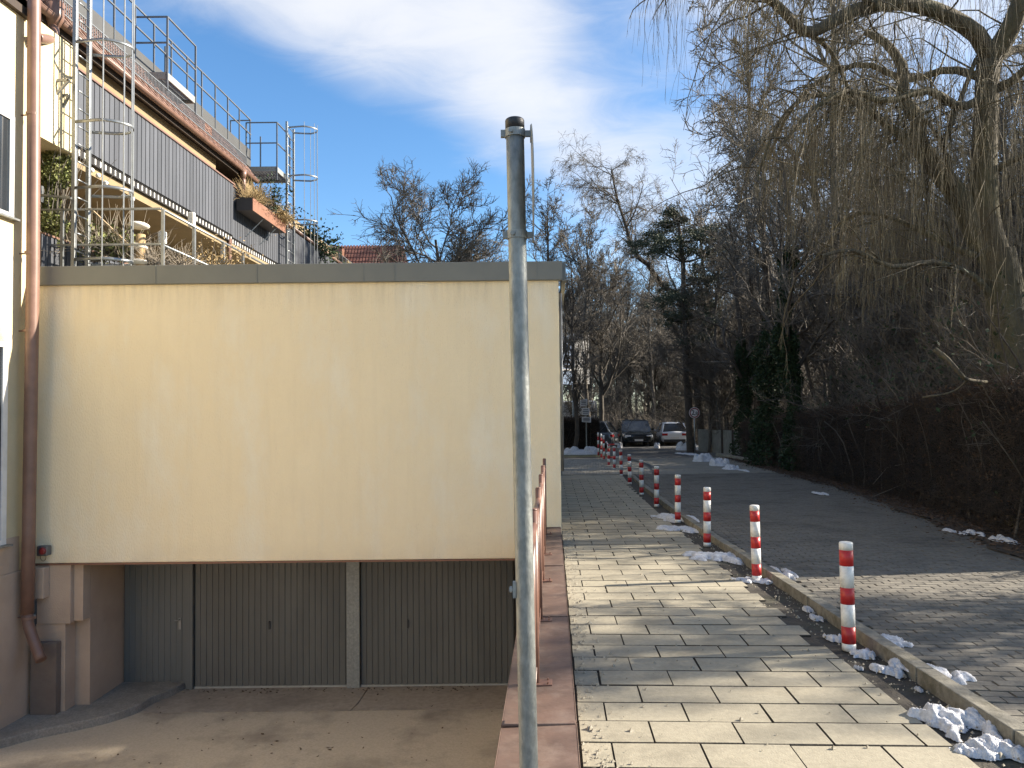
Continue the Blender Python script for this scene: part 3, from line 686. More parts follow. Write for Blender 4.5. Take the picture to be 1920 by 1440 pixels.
# =================================================================== NEAR LEFT BUILDING
LW = -7.80
ZE = P(20,14,10.95).z
lb = thing('corner_house', 'pale yellow rendered house wall with tan base at the far left edge', 'building', q(LW, 10, -2.7))
zplin = P(20,1076,11).z
m = MB(); m.qbox(LW-5, LW, 2, 11.47, zplin, ZE); m.build('wall', M['yellow_plaster'], lb)
m = MB(); m.qbox(LW-5, LW+.035, 2, 11.49, ZF-.1, zplin-.003); m.build('plinth', M['tan_plaster'], lb, bevel=.012)
m = MB(); m.qbox(LW, LW+.018, 2, 11.25, zplin-.003, zplin+.50); m.build('base_band', M['tan_plaster'], lb, bevel=.006)
# tan band below the low window
m = MB(); m.qbox(LW-5, LW+.08, 2, 11.3, ZE, ZE+.12); m.build('soffit', M['soffit_wood'], lb)
m = MB(); m.qbox(LW-.4, LW+.02, 11.475, 12.45, 6.12, 7.9); m.build('wall_return', M['yellow_plaster'], lb)
def win(z0, z1, d0, d1, frame_m):
    m = MB(); 
    m.qbox(LW, LW+.03, d0, d1, z0, z0+.07); m.qbox(LW, LW+.03, d0, d1, z1-.07, z1); m.qbox(LW, LW+.03, d0, d0+.07, z0+.07, z1-.07); m.qbox(LW, LW+.03, d1-.10, d1, z0+.07, z1-.07)
    f = m.build('window', frame_m, lb, bevel=.004)
    m = MB(); m.qbox(LW+.002, LW+.008, d0+.07, d1-.10, z0+.07, z1-.07); m.build('pane', M['pane_glass'], f)
    m = MB(); m.qbox(LW, LW+.09, d0-.03, d1+.05, z0-.03, z0-.002); m.build('sill', M['galvanised'], f)
dz_ = lambda px: -LW*1440/(1035.3-px)
win(P(10,405,10.9).z, P(10,212,10.9).z, 9.4, dz_(19), M['window_frame'])
win(P(6,1022,10.9).z, P(6,642,10.9).z, 9.4, dz_(11), M['white_paint'])
# big downpipe
dp = thing('downpipe', 'tall copper brown downpipe on the corner beside the cream wall', 'downpipe', tuple(P(60,1200,11.2)))
m = MB(); Dp = 11.2
path = [P(66,-260,Dp), P(64,0,Dp), P(62,500,Dp), P(54,1000,Dp), P(51,1150,Dp)]
path += [P(53,1170,Dp), P(60,1192,Dp), P(72,1225,Dp-.08), P(77,1238,Dp-.12)]
m.tube(path[:5], .088, 20); m.build('pipe', M['copper_gutter'], dp, smooth=True)
m = MB(); m.tube([path[4]+Vector((0,0,.02))]+path[5:], .075, 20); m.build('elbow', M['copper_gutter'], dp, smooth=True)
for py in (215, 620, 1158, 475):
    c = P(64-(py/1000)*9, py, Dp); m = MB(); m.tube([c-Vector((0,0,.02)), c+Vector((0,0,.02))], .095, 20); m.tube([c, c+Vector((-.2,.02,0))], .012, 6); m.build('clamp', M['copper_gutter'], dp)
m = MB(); g0 = P(101,45,12.2); m.tube([g0+Vector((0,0,.35)), g0+Vector((0,0,.1)), g0+Vector((0,0,-.05))], [.15,.15,.08], 14)
m.tube([Vector(p) for p in catmull([g0+Vector((0,0,-.05)), P(102,60,12.1), P(96,72,12), P(84,73,11.6), P(70,70,11.3)], 14)], .072, 14); m.build('funnel', M['copper_gutter'], dp, smooth=True)

# =================================================================== APARTMENT BUILDING BEHIND THE GARAGE
def zl(px, py, l):                 # level of a point seen at a pixel on the street-parallel plane l
    d = -l*1440/(1035.3-px); return P(px, py, d).z
def dl(px, l): return -l*1440/(1035.3-px)
ab = thing('apartment_building', 'apartment block with grey clad balconies and tiled roof behind the garage', 'building', q(-9, 18, 0))
LB = -8.0
zg0 = zl(300, 200, LB); zt1 = zl(290, 240, LB); zb1 = zl(290, 358, LB)            # upper balcony parapet
d1a, d1b = dl(118, LB), dl(437, LB)
bmesh_board = MB(); bmesh_board.box(-.012, .012, -.0735, .0735, 0, zt1-zb1); 
bo = bmesh_board.build('cladding_board', M['slate_cladding'], ab); bo.location = q(LB, d1a+.08, zb1)-Vector(ab['_base']); first = True
dd_ = d1a+.08
while dd_ < d1b:
    if not first: copy_obj(bo, ab, q(LB, dd_, zb1)-Vector(ab['_base']))
    first = False; dd_ += .155
m = MB(); m.qbox(LB-.10, LB-.014, d1a, d1b, zb1-.02, zt1); m.build('balcony_parapet', M['dark_strip'], ab)
m = MB(); m.qbox(LB-.14, LB+.04, d1a, d1b+.02, zt1, zt1+.035); m.build('parapet_cap', M['copper_gutter'], ab)
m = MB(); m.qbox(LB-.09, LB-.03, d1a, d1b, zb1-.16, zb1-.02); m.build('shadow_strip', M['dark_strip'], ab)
k = d1a+.1
mm_ = MB(); mm_.box(-.005,.012,-.02,.02,-.05,.05); spo = mm_.build('spacer', M['white_paint'], ab); spo.location = q(LB-.03, k, zb1-.09)-Vector(ab['_base'])
while k < d1b-.1:
    k += .155; copy_obj(spo, ab, q(LB-.03, k, zb1-.09)-Vector(ab['_base']))
m = MB(); m.qbox(-9.6, LB-.10, d1a-.6, d1b+12, zb1-.32, zb1-.16); m.build('balcony_slab', M['ochre_plaster'], ab)
# back walls of the loggias
m = MB(); m.qbox(-9.9, -9.6, 11.6, 36, 3.4, zb1-.32); m.build('wall', M['ochre_plaster'], ab)
m = MB(); m.qbox(-9.9, -9.3, 12.5, 36, zb1-.16, zt1+1.4); m.build('wall', M['ochre_plaster'], ab)
m = MB(); m.qbox(-8.3, LB-.2, 12.46, 12.9, zt1-1.6, zt1+.2); m.build('side_column', M['dark_strip'], ab)
m = MB(); m.qbox(-8.7, -8.22, 12.6, dl(405,-8.2), zt1+.0, zg0-.06); m.build('upper_wall', M['ochre_plaster'], ab)
# lower parapet
zt0 = zl(76, 439, LB)
m = MB(); m.qbox(LB-.10, LB-.014, 12, 18, 3.6, zt0); m.build('lower_parapet', M['dark_strip'], ab)
m = MB(); m.qbox(LB-.14, LB+.03, 12, 18, zt0, zt0+.03); m.build('parapet_cap', M['copper_gutter'], ab)
dd_ = 12.05
bb = MB(); bb.box(-.012, .012, -.0735, .0735, 0, zt0-3.7); bo2 = bb.build('cladding_board', M['slate_cladding'], ab); bo2.location = q(LB, dd_, 3.7)-Vector(ab['_base'])
while dd_ < 15: dd_ += .155; copy_obj(bo2, ab, q(LB, dd_, 3.7)-Vector(ab['_base']))
# second balcony run
L2 = -8.12; d2a = d1b+.06; d2b = dl(640, L2)
dd_ = d2a+.08
while dd_ < d2b: copy_obj(bo, ab, q(L2, dd_, zb1+.02)-Vector(ab['_base'])); dd_ += .155
m = MB(); m.qbox(L2-.10, L2-.014, d2a, d2b, zb1, zt1+.02); m.build('balcony_parapet', M['dark_strip'], ab)
m = MB(); m.qbox(L2-.14, L2+.04, d2a, dl(452,L2), zt1+.03, zt1+.06); m.build('parapet_cap', M['copper_gutter'], ab)
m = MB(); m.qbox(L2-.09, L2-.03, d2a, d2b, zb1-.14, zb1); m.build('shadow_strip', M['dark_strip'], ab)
k = d2a+.1
while k < d2b: k += .155; copy_obj(spo, ab, q(L2-.03, k, zb1-.07)-Vector(ab['_base']))
m = MB(); m.qbox(-9.0, -8.6, dl(430,-8.3), dl(430,-8.3)+.3, 3.8, zb1); m.build('wall', M['ochre_plaster'], ab)
# eaves, gutter, roof
zg = zl(300, 200, LB)
dge = dl(478, LB)
m = MB(); m.qbox(-9.35, LB-.05, 11.9, dge, zg-.04, zg+.02); m.build('soffit', M['soffit_wood'], ab)
m = MB(); m.qbox(LB-.08, LB-.04, 11.9, dge, zg-.12, zg+.1); m.build('fascia_board', M['soffit_wood'], ab)
m = MB()
rg = .07; prof = []
for k in range(9):
    a = math.pi*k/8; prof.append((LB+.05-rg*math.cos(a)*1.0, zg+.02-rg*math.sin(a)))
for (da, db) in [(11.6, dge)]:
    vs = [q(l, da, z) for l, z in prof]+[q(l, db, z) for l, z in prof]; n = len(prof)
    m.add(vs, [(i,i+1,n+i+1,n+i) for i in range(n-1)])
m.tube([q(LB+.05+rg,da,zg+.02), q(LB+.05+rg,db,zg+.02)], .014, 6)
gt = m.build('gutter', M['copper_gutter'], ab, smooth=True)
sol = gt.modifiers.new('thick','SOLIDIFY'); sol.thickness = .006
m = MB(); gg = q(LB+.05, dl(452,LB), zg)
m.tube([gg+Vector((0,0,.02)), gg+Vector((0,0,-.22))], [.1,.06], 12); m.tube([Vector(p) for p in catmull([gg+Vector((0,0,-.2)), gg+Vector((0,0,-.45)), gg+Vector((-.1,0,-.6)), gg+Vector((-.35,0,-.75))], 10)], .06, 12)
m.build('gutter_outlet', M['copper_gutter'], ab, smooth=True)
LR = -8.8; zr0 = zg+.08; zr1 = zl(361, 213, LR)
m = MB(); m.hexa([q(LB-.02,11.6,zr0-.1),q(LB-.02,dge,zr0-.1),q(LR,dge,zr1-.1),q(LR,11.6,zr1-.1),q(LB-.02,11.6,zr0),q(LB-.02,dge,zr0),q(LR,dge,zr1),q(LR,11.6,zr1)])
m.build('roof', M['clay_tile'], ab)
# tiles of the roof strip
tl = MB(); nrow = 4; rt = random.Random(4)
for r_ in range(nrow):
    u0, u1 = r_/nrow, (r_+1.12)/nrow; k = 11.6
    while k < dge:
        for (ka, kb, hh) in [(0,.12,.035),(.12,.24,.012)]:
            A = lambda u, dz: (LB-.0+(LR-LB)*u, zr0+(zr1-zr0)*u+dz)
            l0, z0_ = A(u0, hh+.03+rt.uniform(-.006,.006)); l1, z1_ = A(min(u1,1), hh)
            tl.hexa([q(l0,k+ka,z0_-.03),q(l0,k+kb,z0_-.03),q(l1,k+kb,z1_-.03),q(l1,k+ka,z1_-.03),q(l0,k+ka,z0_),q(l0,k+kb,z0_),q(l1,k+kb,z1_),q(l1,k+ka,z1_)])
        k += .245
stuff(tl.build('roof_tile', M['clay_tile'], ab))
# snow guard lattice
sg = MB(); k = 11.7
def SGp(u, h, d): l = LB+(LR-LB)*u; return q(l+.02, d, zr0+(zr1-zr0)*u+h)
while k < dge-.2:
    if not (dl(395,LB) < k < dl(408,LB)):
        a = SGp(.22,.05,k); b = SGp(.22,.30,k); sg.bar(a, b, .013)
    k += .055
for h in (.06,.30): sg.tube([SGp(.22,h,11.7), SGp(.22,h,dge-.2)], .014, 5)
stuff(sg.build('snow_guard', M['galvanised'], ab))
# dark attic band and the upper flat roof
zb_t = zl(361, 186, LR)
dbe = dl(470, LR)
m = MB(); m.qbox(LR-.1, LR, 11.0, dbe, zr1-.15, zb_t); m.build('attic_band', M['slate_band'], ab)
m = MB(); m.qbox(-20, LR-.1, 11.0, dbe, zb_t-.15, zb_t-.02); m.build('flat_roof', M['slate_band'], ab)
m = MB(); m.qbox(-20, -9.9, 11.5, 36, 3, zb_t-.15); m.build('core_wall', M['ochre_plaster'], ab)
# dormer piece at top left
m = MB(); m.qbox(-9.3, -8.75, 11.9, 13.6, zr1-.1, 11.6); m.build('dormer', M['peach_wall'], ab)
m = MB(); m.qbox(-8.745, -8.73, 12.3, 12.7, 9.3, 11.5); m.qbox(-8.745, -8.73, 13.0, 13.4, 9.3, 11.5); m.build('dormer_trim', M['slate_band'], ab)
# lower roof further back with its gutter
zq = zg-.05
m = MB(); d0_, d1_ = dge, 44
m.hexa([q(-8.5,d0_,zt1+.2),q(-8.3,d1_,zt1-.1),q(-11.5,d1_,zt1+1.4),q(-11.5,d0_,zt1+1.9),q(-8.5,d0_,zt1+.3),q(-8.3,d1_,zt1),q(-11.5,d1_,zt1+1.5),q(-11.5,d0_,zt1+2)]); m.build('roof', M['clay_tile'], ab)
zz1 = zl(600, 440, -8.1)
m = MB(); m.tube([q(-8.25,d0_+.1,zt1+.22), q(-8.1,44,zt1+.05)], .07, 10); m.build('gutter', M['copper_gutter'], ab, smooth=True)
m = MB()
for k in np.arange(30, 40, .5): m.bar(q(-8.3,k,zt1+.2), q(-8.3,k,zt1+.62), .02)
m.bar(q(-8.3,30,zt1+.62), q(-8.3,40,zt1+.62), .02); m.build('snow_guard', M['galvanised'], ab)
m = MB(); m.qbox(-8.7,-8.3,32,44,4,zt1+.1); m.build('wall', M['ochre_plaster'], ab)

# rooftop railing
rr = thing('roof_railing', 'long steel walkway railing along the edge of the flat apartment roof', 'railing', q(LR, 18, zb_t))
zrt = zl(361, 119, LR)
k = 13.0; 
while k < dbe:
    m = MB(); m.bar(q(LR,k,zb_t-.25), q(LR,k,zrt), .032); m.build('post', M['dark_steel'], rr)
    k += .78
for zz in (zrt, zb_t+(zrt-zb_t)*.52):
    m = MB(); m.bar(q(LR,13,zz), q(LR,dbe,zz), .03); m.build('rail', M['dark_steel'], rr)
m = MB(); pd_ = dbe
for (a, b) in [((LR,dbe),(LR-.6,dbe))]:
    m.bar(q(a[0],a[1],zrt), q(b[0],b[1],zrt), .03); m.bar(q(b[0],b[1],zrt), q(b[0],b[1],zb_t), .03)
m.build('end_rail', M['dark_steel'], rr)
# platforms
def platform(lab, da, db, l0, l1, z, h, nposts=True):
    t = thing('roof_platform', lab, 'platform', q((l0+l1)/2, (da+db)/2, z), 'steel access platforms on the roof')
    m = MB(); m.qbox(l0, l1, da, da+.03, z-.10, z+.05); m.qbox(l0, l1, db-.03, db, z-.10, z+.05); m.qbox(l0, l0+.03, da, db, z-.1, z+.05); m.qbox(l1-.03, l1, da, db, z-.1, z+.05); m.build('frame', M['galv_dull'], t)
    m = MB()
    for k in np.arange(da+.03, db, .045): m.qbox(l0, l1, k, k+.006, z-.03, z)
    for k in np.arange(l0+.03, l1, .09): m.qbox(k, k+.006, da, db, z-.03, z)
    m.build('grating', M['galvanised'], t)
    for (l, dd) in [(l0,da),(l1,da),(l1,db),(l0,db)]:
        m = MB(); m.bar(q(l,dd,z-.35), q(l,dd,z+h), .035); m.build('post', M['dark_steel'], t)
    for hh in (h, h*.55):
        m = MB(); m.bar(q(l0,da,z+hh), q(l1,da,z+hh), .03); m.bar(q(l1,da,z+hh), q(l1,db,z+hh), .03) if hh != h or nposts else None; m.build('rail', M['dark_steel'], t)
    return t
pz = zl(310, 150, -8.3)
platform('small steel platform with hoop rails halfway along the roof edge', 16.2, 17.5, -8.85, -8.15, pz, 1.25)
pz2 = zl(500, 318, -8.3)
platform('far steel platform at the head of the second caged ladder', 22.2, 23.3, -8.85, -7.95, pz2, 1.35)
# caged ladders
def ladder(lab, l, da, db, z0, z1, hoops, reach, sw=.06, cage_top=None, cage_z0=None):
    t = thing('caged_ladder', lab, 'ladder', q(l, (da+db)/2, z0), 'caged escape ladders')
    for dd in (da, db):
        m = MB(); m.qbox(l-.012, l+.05, dd-.03, dd+.03, z0, z1); m.build('stringer', M['galvanised'], t, bevel=.004)
    z = z0+.14
    while z < z1-.05:
        m = MB(); m.tube([q(l+.02,da+.03,z), q(l+.02,db-.03,z)], .013, 6); m.build('rung', M['galvanised'], t, smooth=True)
        z += .29
    dm = (da+db)/2; hw = .36
    arc = []
    for k in range(17):
        a = math.pi*(k/16)
        arc.append((l+.05+(reach-.05)*math.sin(a)**.8 if k not in (0,16) else l+.05, dm-hw*math.cos(a)*(1 if 2<k<14 else (.62+.38*min(k,16-k)/3.))))
    for hz in hoops:
        V = []
        for (la, dd) in arc: V.append(q(la,dd,hz-.025))
        for (la, dd) in arc: V.append(q(la,dd,hz+.025))
        n = len(arc); m = MB(); m.add(V, [(i,i+1,n+i+1,n+i) for i in range(n-1)]); o = m.build('cage_hoop', M['galvanised'], t, smooth=True)
        s_ = o.modifiers.new('thick','SOLIDIFY'); s_.thickness = .006; s_.offset = 0
    for k in (3, 6, 8, 10, 13):
        la, dd = arc[k]
        m = MB(); m.qbox(la-.012, la-.004, dd-.015, dd+.015, cage_z0 or z0, cage_top or z1); m.build('cage_bar', M['galvanised'], t)
    return t
LL = -7.60
zr_ = ft-.03
hz = [P(190, y, 12.1).z for y in (78, 228, 352, 486)]
ladder('nearest caged ladder, tall galvanised, rising from the garage roof by the downpipe', LL, dl(133.5,LL), dl(160,LL), zr_, 10.2, hz+[hz[0]+1.25], .84)
# a bracket frame that carries the ladder
br = thing('ladder_bracket', 'triangular steel wall bracket holding the nearest caged ladder', 'bracket', q(-7.9, 12.2, 6.6))
w = M['galvanised']
A = {k: P(*v) for k, v in dict(a=(84,152,12.0), b=(130,150,12.0), c=(84,200,12.0), d=(110,217,12.2), e=(130,178,12.1), f=(110,180,12.2)).items()}
for s_, e_ in (('a','b'),('a','c'),('c','b'),('c','d'),('f','e'),('d','f'),('d','e')):
    m = MB(); m.bar(A[s_], A[e_], .035); m.build('strut', w, br)
m = MB(); m.bar(P(76,366,12.0), P(133,371,12.0), .07, .03); m.build('strut', w, br)
L2d = -7.9
ladder('far caged ladder standing free against the blue sky beyond the balconies', L2d, dl(537,L2d), dl(547,L2d)+.15, zr_-.5, P(540,232,23).z, [P(560,y,23.1).z for y in (243,333,416)], .85)

# terrace railing on the garage roof
tr = thing('terrace_railing', 'light metal terrace railing with two bars on the garage roof', 'railing', q(-6.3, 12.2, zr_))
D0 = 12.2; pA = P(70,396,D0); pB = P(302,389,D0)
lB = pB.x-K3*D0
def trp(d, z): return q(lB, d, z)
zT = (pA.z+pB.z)/2; zM = (P(70,462,D0).z+P(302,456,D0).z)/2
for zz in (zT, zM):
    m = MB(); m.bar((pA.x,D0,zz),(pB.x,D0,zz),.045,.03); m.build('rail', M['galvanised'], tr, bevel=.003)
    m = MB(); m.tube([(pB.x,D0,zz), trp(17.5,zz)], .02, 8); m.build('rail', M['galvanised'], tr, smooth=True)
for X in (P(72,420,D0).x, P(116,420,D0).x, P(305,420,D0).x):
    m = MB(); m.box(X-.022,X+.022,D0-.01,D0+.03,zr_,zT-.01); m.build('post', M['galvanised'], tr)
for dd in (dl(363,lB), dl(418,lB), dl(455,lB), 17):
    m = MB(); c = trp(dd, 0); m.box(c.x-.022,c.x+.022,dd-.03,dd+.03,zr_,zT-.01); m.build('post', M['galvanised'], tr)
c = P(71,360,D0-.1); m = MB(); m.box(c.x-.03,c.x+.03,D0-.12,D0,P(71,380,D0).z,P(71,350,D0).z); m.build('wall_fixing', M['galvanised'], tr)

# loggia contents
def blob(m, c, rx_, ry_, rz_, n=14, k=8):
    vs = []; fs = []
    for i in range(k+1):
        ph = math.pi*i/k
        for j in range(n):
            a = 2*math.pi*j/n; vs.append((c[0]+rx_*math.sin(ph)*math.cos(a), c[1]+ry_*math.sin(ph)*math.sin(a), c[2]+rz_*math.cos(ph)))
    for i in range(k):
        for j in range(n): fs.append((i*n+j, (i+1)*n+j, (i+1)*n+(j+1)%n, i*n+(j+1)%n))
    m.add(vs, fs)
ct = thing('cat_tree', 'cat tree with round white cushions and sisal posts on the terrace', 'cat tree', tuple(P(262,500,12.9)))
m = MB(); m.tube([P(263,510,12.9), P(264,440,12.9)], .075, 14); m.build('post', M['sisal'], ct, smooth=True)
for (x, y, rx_, rz_) in [(260,423,.17,.06),(258,463,.15,.055),(262,492,.18,.05)]:
    m = MB(); c = P(x,y,12.9); blob(m, c, rx_, .2, rz_); m.build('cushion', M['cushion_white'], ct, smooth=True)
for (x, y, s_) in [(172,319,9),(184,329,9),(198,343,9),(232,368,7),(248,372,8),(246,362,5),(210,333,3)]:
    pass
glb = [((172,319),'leftmost white globe in the upper row of hanging garden lights'),((184,329),'second white globe from the left among the hanging lights'),((198,343),'white globe third from left, right of the ladder stringer'),
       ((232,368),'left globe of the lower trio of hanging lights'),((248,373),'lowest globe at the right of the lower trio'),((246,362),'small upper globe of the lower trio')]
for i, ((x, y), lab) in enumerate(glb):
    m = MB(); blob(m, P(x,y,13.2), .042, .042, .042); o = m.build('globe_light', M['lamp_globe'], smooth=True); tag(o, lab, 'light', 'white globe lights in the loggia')
for (x0,y0,x1,y1,lab) in [(353,398,366,426,'white rounded feeder box hanging under the balcony edge'),(297,434,312,458,'white rounded box fixed behind the railing corner post')]:
    a = P(x0,y1,13.6); b = P(x1,y0,13.6); m = MB(); m.box(a.x,b.x,13.55,13.65,a.z,b.z); o = m.build('hanging_box', M['cushion_white'], bevel=.03); tag(o, lab, 'box')
m = MB(); m.bar(P(166,388,12.7), P(244,462,12.7), .06, .03); o = m.build('wooden_lath', M['wood_ply']); tag(o, 'pale diagonal wooden lath behind the nearest caged ladder', 'lath')
dp2 = MB(); dp2.tube([q(-8.05,dl(430,-8.05),3.8), q(-8.05,dl(430,-8.05),zb1-.1)], .05, 12); o = dp2.build('balcony_downpipe', M['copper_gutter'], smooth=True); tag(o, 'thin copper downpipe below the end of the first balcony', 'downpipe')
dp2 = MB(); dp2.tube([q(-8.05,dl(417,-8.05),3.8), q(-8.05,dl(417,-8.05),zb1-.4)], .055, 12); o = dp2.build('white_post', M['white_paint'], smooth=True); tag(o, 'white post standing left of the thin copper downpipe', 'post')

rng = np.random.default_rng(31)
def plant(name, label, cat, c, rad, n, size, mat_, stems=60, stem_mat=None, up=.7, tl=.5):
    t = thing(name, label, cat, tuple(c))
    c = np.array(c); st = np.repeat(c[None], stems, 0)+rng.normal(size=(stems,3))*np.array(rad)*.25*np.array([1,1,0])
    K = 6; d = nrm(rng.normal(size=(stems,3))*np.array([1,1,.5])+np.array([0,0,up*1.5])); L = tl*(.6+.7*rng.random(stems))
    pts = np.empty((stems,K,3)); pts[:,0] = st
    for k in range(1,K): d = nrm(d+rng.normal(size=d.shape)*.18+np.array([0,0,-.03])); pts[:,k] = pts[:,k-1]+d*(L/(K-1))[:,None]
    V, F = tubes(pts, np.repeat(np.linspace(.008,.002,K)[None], stems, 0), 3)
    link('stems', np_mesh('stems', V, F), stem_mat or M['twig_brown'], t)
    if n:
        sel = rng.integers(0, stems, n); kk = rng.integers(1, K, n); cen = pts[sel,kk]+rng.normal(size=(n,3))*np.array(rad)*.22
        V, F = leaves(rng, cen, size); stuff(link('leaves', np_mesh('leaves', V, F), mat_, t))
    return t
jb = thing('juniper_bush', 'tall loose green conifer bush on the terrace beside the downpipe', 'bush', tuple(P(100,500,12.45)))
n = 9000; c0 = np.array(P(100,345,12.45)); zz = rng.uniform(-1.05,.85,n); lump = .75+.35*np.sin(zz*7)+.2*np.sin(zz*17)
a_ = rng.uniform(0,6.28,n); r_ = .24*np.sqrt(rng.random(n))*lump*(1.1-.35*np.abs(zz)); cen = c0+np.stack([np.cos(a_)*r_+.06*np.sin(zz*4), np.sin(a_)*r_*1.2, zz], 1)
V, F = leaves(rng, cen, .028); stuff(link('leaves', np_mesh('leaves', V, F), M['juniper'], jb))
K = 6; ns2 = 40; st = np.empty((ns2,K,3)); st[:,0] = c0+rng.normal(size=(ns2,3))*.05+np.array([0,0,-1.1]); d = nrm(rng.normal(size=(ns2,3))*.12+np.array([0,0,1.]))
for k in range(1,K): d = nrm(d+rng.normal(size=d.shape)*.1); st[:,k] = st[:,k-1]+d*.38
V, F = tubes(st, np.repeat(np.linspace(.01,.003,K)[None], ns2, 0), 3); link('stems', np_mesh('stems', V, F), M['twig_brown'], jb)
plant('balcony_plant', 'small green potted plant between the ladder bars low on the terrace', 'plant', P(210,478,12.9), (.3,.2,.3), 900, .035, M['juniper'], 40, tl=.5)
for (x, y, lab, tl_) in [(180,490,'dry bare twigs of a potted shrub behind the nearest ladder',1.3),(230,490,'dry bare twigs rising left of the cat tree',1.2),(290,500,'tangle of dry brown vine right of the cat tree',.75),(335,500,'dense dry brown bush under the first balcony',.6)]:
    plant('dry_shrub', lab, 'shrub', P(x,y,12.95), (.3,.2,.3), 0, .02, M['straw_grass'], 70, M['twig_far'], up=.7, tl=tl_*.75)
plant('variegated_bush', 'pale leafy bush with cream leaves near the white post', 'bush', P(395,515,14.2), (.6,.4,.4), 2200, .025, M['straw_grass'], 80, up=.5, tl=.6)
# planter
Lp = -7.62
zpt = zl(475, 371, Lp); zpb = zpt-.33
pl = thing('planter_box', 'long rust brown planter box hung outside the second balcony', 'planter', q(-7.8, 21.5, zpb))
pd0, pd1 = dl(474,Lp), dl(536,Lp)
m = MB(); m.qbox(Lp-.02, Lp, pd0, pd1, zpb, zpt); m.build('front_panel', M['planter_brown'], pl)
m = MB(); m.qbox(Lp-.42, Lp-.02, pd0, pd0+.02, zpb, zpt); m.build('end_panel', M['planter_dark'], pl)
m = MB(); m.qbox(Lp-.42, Lp-.02, pd0+.02, pd1, zpb, zpb+.02); m.build('bottom_panel', M['planter_dark'], pl)
m = MB(); m.qbox(Lp-.42, Lp-.02, pd0+.02, pd1, zpb+.02, zpt-.05); m.build('soil', M['forest_floor'], pl)
for f_ in (.35, .75):
    dd = pd0+(pd1-pd0)*f_; m = MB(); m.bar(q(Lp-.05,dd,zpb), q(Lp-.48,dd-.1,zpb-.5), .02); m.build('support_strut', M['galvanised'], pl)
for i, (f_, kind) in enumerate([(.12,'g'),(.3,'g'),(.48,'d'),(.62,'c'),(.8,'s'),(.93,'s')]):
    dd = pd0+(pd1-pd0)*f_; c = q(Lp-.2, dd, zpt-.05)
    lab = ['tuft of upright straw grass at the near end of the planter','second straw grass tuft in the planter','dark withered plant in the middle of the planter','dark green dwarf conifer rising from the planter','bushy straw coloured grass beyond the dwarf conifer','straw grass hanging over the far end of the planter'][i]
    if kind == 'g': plant('grass_tuft', lab, 'plant', c, (.2,.2,.2), 0, .02, None, 170, M['straw_grass'], up=.9, tl=.62)
    elif kind == 'c': plant('dwarf_conifer', lab, 'plant', c, (.22,.22,.4), 1500, .035, M['ivy_leaf'], 40, up=1.2, tl=.85)
    elif kind == 'd': plant('withered_plant', lab, 'plant', c, (.2,.2,.2), 200, .03, M['dry_leaf'], 60, up=.5, tl=.4)
    else: plant('grass_tuft', lab, 'plant', c+Vector((.1,0,.05)), (.3,.3,.25), 500, .03, M['straw_grass'], 190, M['straw_grass'], up=.25, tl=.5)
for (x, y, lab) in [(566,452,'green trailing plant on the far balcony, behind the cage bars'),(590,470,'green leafy plant at the end of the far balcony')]:
    plant('trailing_plant', lab, 'plant', P(x,y,27), (.8,.6,.7), 1100, .06, M['ivy_leaf'], 40, up=.2, tl=.8)

# far red roof
fr = thing('tiled_house', 'far house with a red tiled roof showing above the garage roof', 'building', (-7.5, 42, 0))
a = P(618,462,40); b = P(758,462,40); zr = a.z; z0 = P(618,510,40).z-1.0
m = MB(); m.hexa([(a.x-1,38.2,z0),(b.x+.4,38.2,z0),(b.x+.4,42,z0),(a.x-1,42,z0),(a.x-1,40,zr),(b.x-.05,40,zr),(b.x-.05,40.1,zr),(a.x-1,40.1,zr)]); m.build('roof', M['red_tile'], fr)
tl = MB(); n_ = int((b.x+.3-(a.x-1))/.16); 
for r_ in range(9):
    u0, u1 = r_/9, (r_+1)/9
    for k in range(n_):
        x0 = a.x-1+k*.16; 
        if x0 > b.x+.25-.4*u1: continue
        y0, y1 = 38.2+1.8*u0, 38.2+1.8*u1; za, zb_ = z0+(zr-z0)*u0, z0+(zr-z0)*u1
        tl.hexa([(x0,y0,za),(x0+.1,y0,za),(x0+.1,y1,zb_),(x0,y1,zb_),(x0,y0,za+.09),(x0+.1,y0,za+.09),(x0+.1,y1,zb_+.05),(x0,y1,zb_+.05)])
stuff(tl.build('roof_tile', M['red_tile'], fr))
m = MB(); m.box(a.x-.5, b.x, 39, 41.5, 0, z0+.2); m.build('wall', M['peach_wall'], fr)
m = MB(); c = P(635,470,39); m.box(c.x-.22,c.x+.22,38.8,39.3,c.z-1.5,c.z+.15); m.build('chimney', M['planter_brown'], fr)

# =================================================================== BOLLARDS
BOL = [((1592,1219),'nearest red and white bollard, at the lower right by the kerb'),
       ((1419,1088),'second nearest red and white bollard, in the snow patch by the kerb'),
       ((1326,1024),'third red and white bollard from the camera'),
       ((1271,980),'fourth red and white bollard, beside the large kerbside snow patch'),
       ((1231,950),'fifth red and white bollard from the camera'),
       ((1203,928),'sixth red and white bollard from the camera'),
       ((1181,908),'seventh red and white bollard, where the kerb fades out'),
       ((1165,892),'eighth red and white bollard, just before the sunlit paving'),
       ((1152,880),'ninth red and white bollard, at the edge of the sunlit paving')]
def band_mesh(r, z0, z1, n=24, cap=False, nm='band', botcap=False):
    m = MB()
    pts = [(0,0,z0),(0,0,z1)]
    rr_ = [r, r]
    if cap: pts = [(0,0,z0),(0,0,z1-.012),(0,0,z1-.003),(0,0,z1)]; rr_ = [r, r, r*.93, r*.72]
    m.tube(pts, rr_, n, True); me = bpy.data.meshes.new(nm); me.from_pydata(m.v, [], m.f); me.update()
    me.polygons.foreach_set('use_smooth', [len(p.vertices) <= 4 for p in me.polygons]); return me
BH = .785; rb = .0485
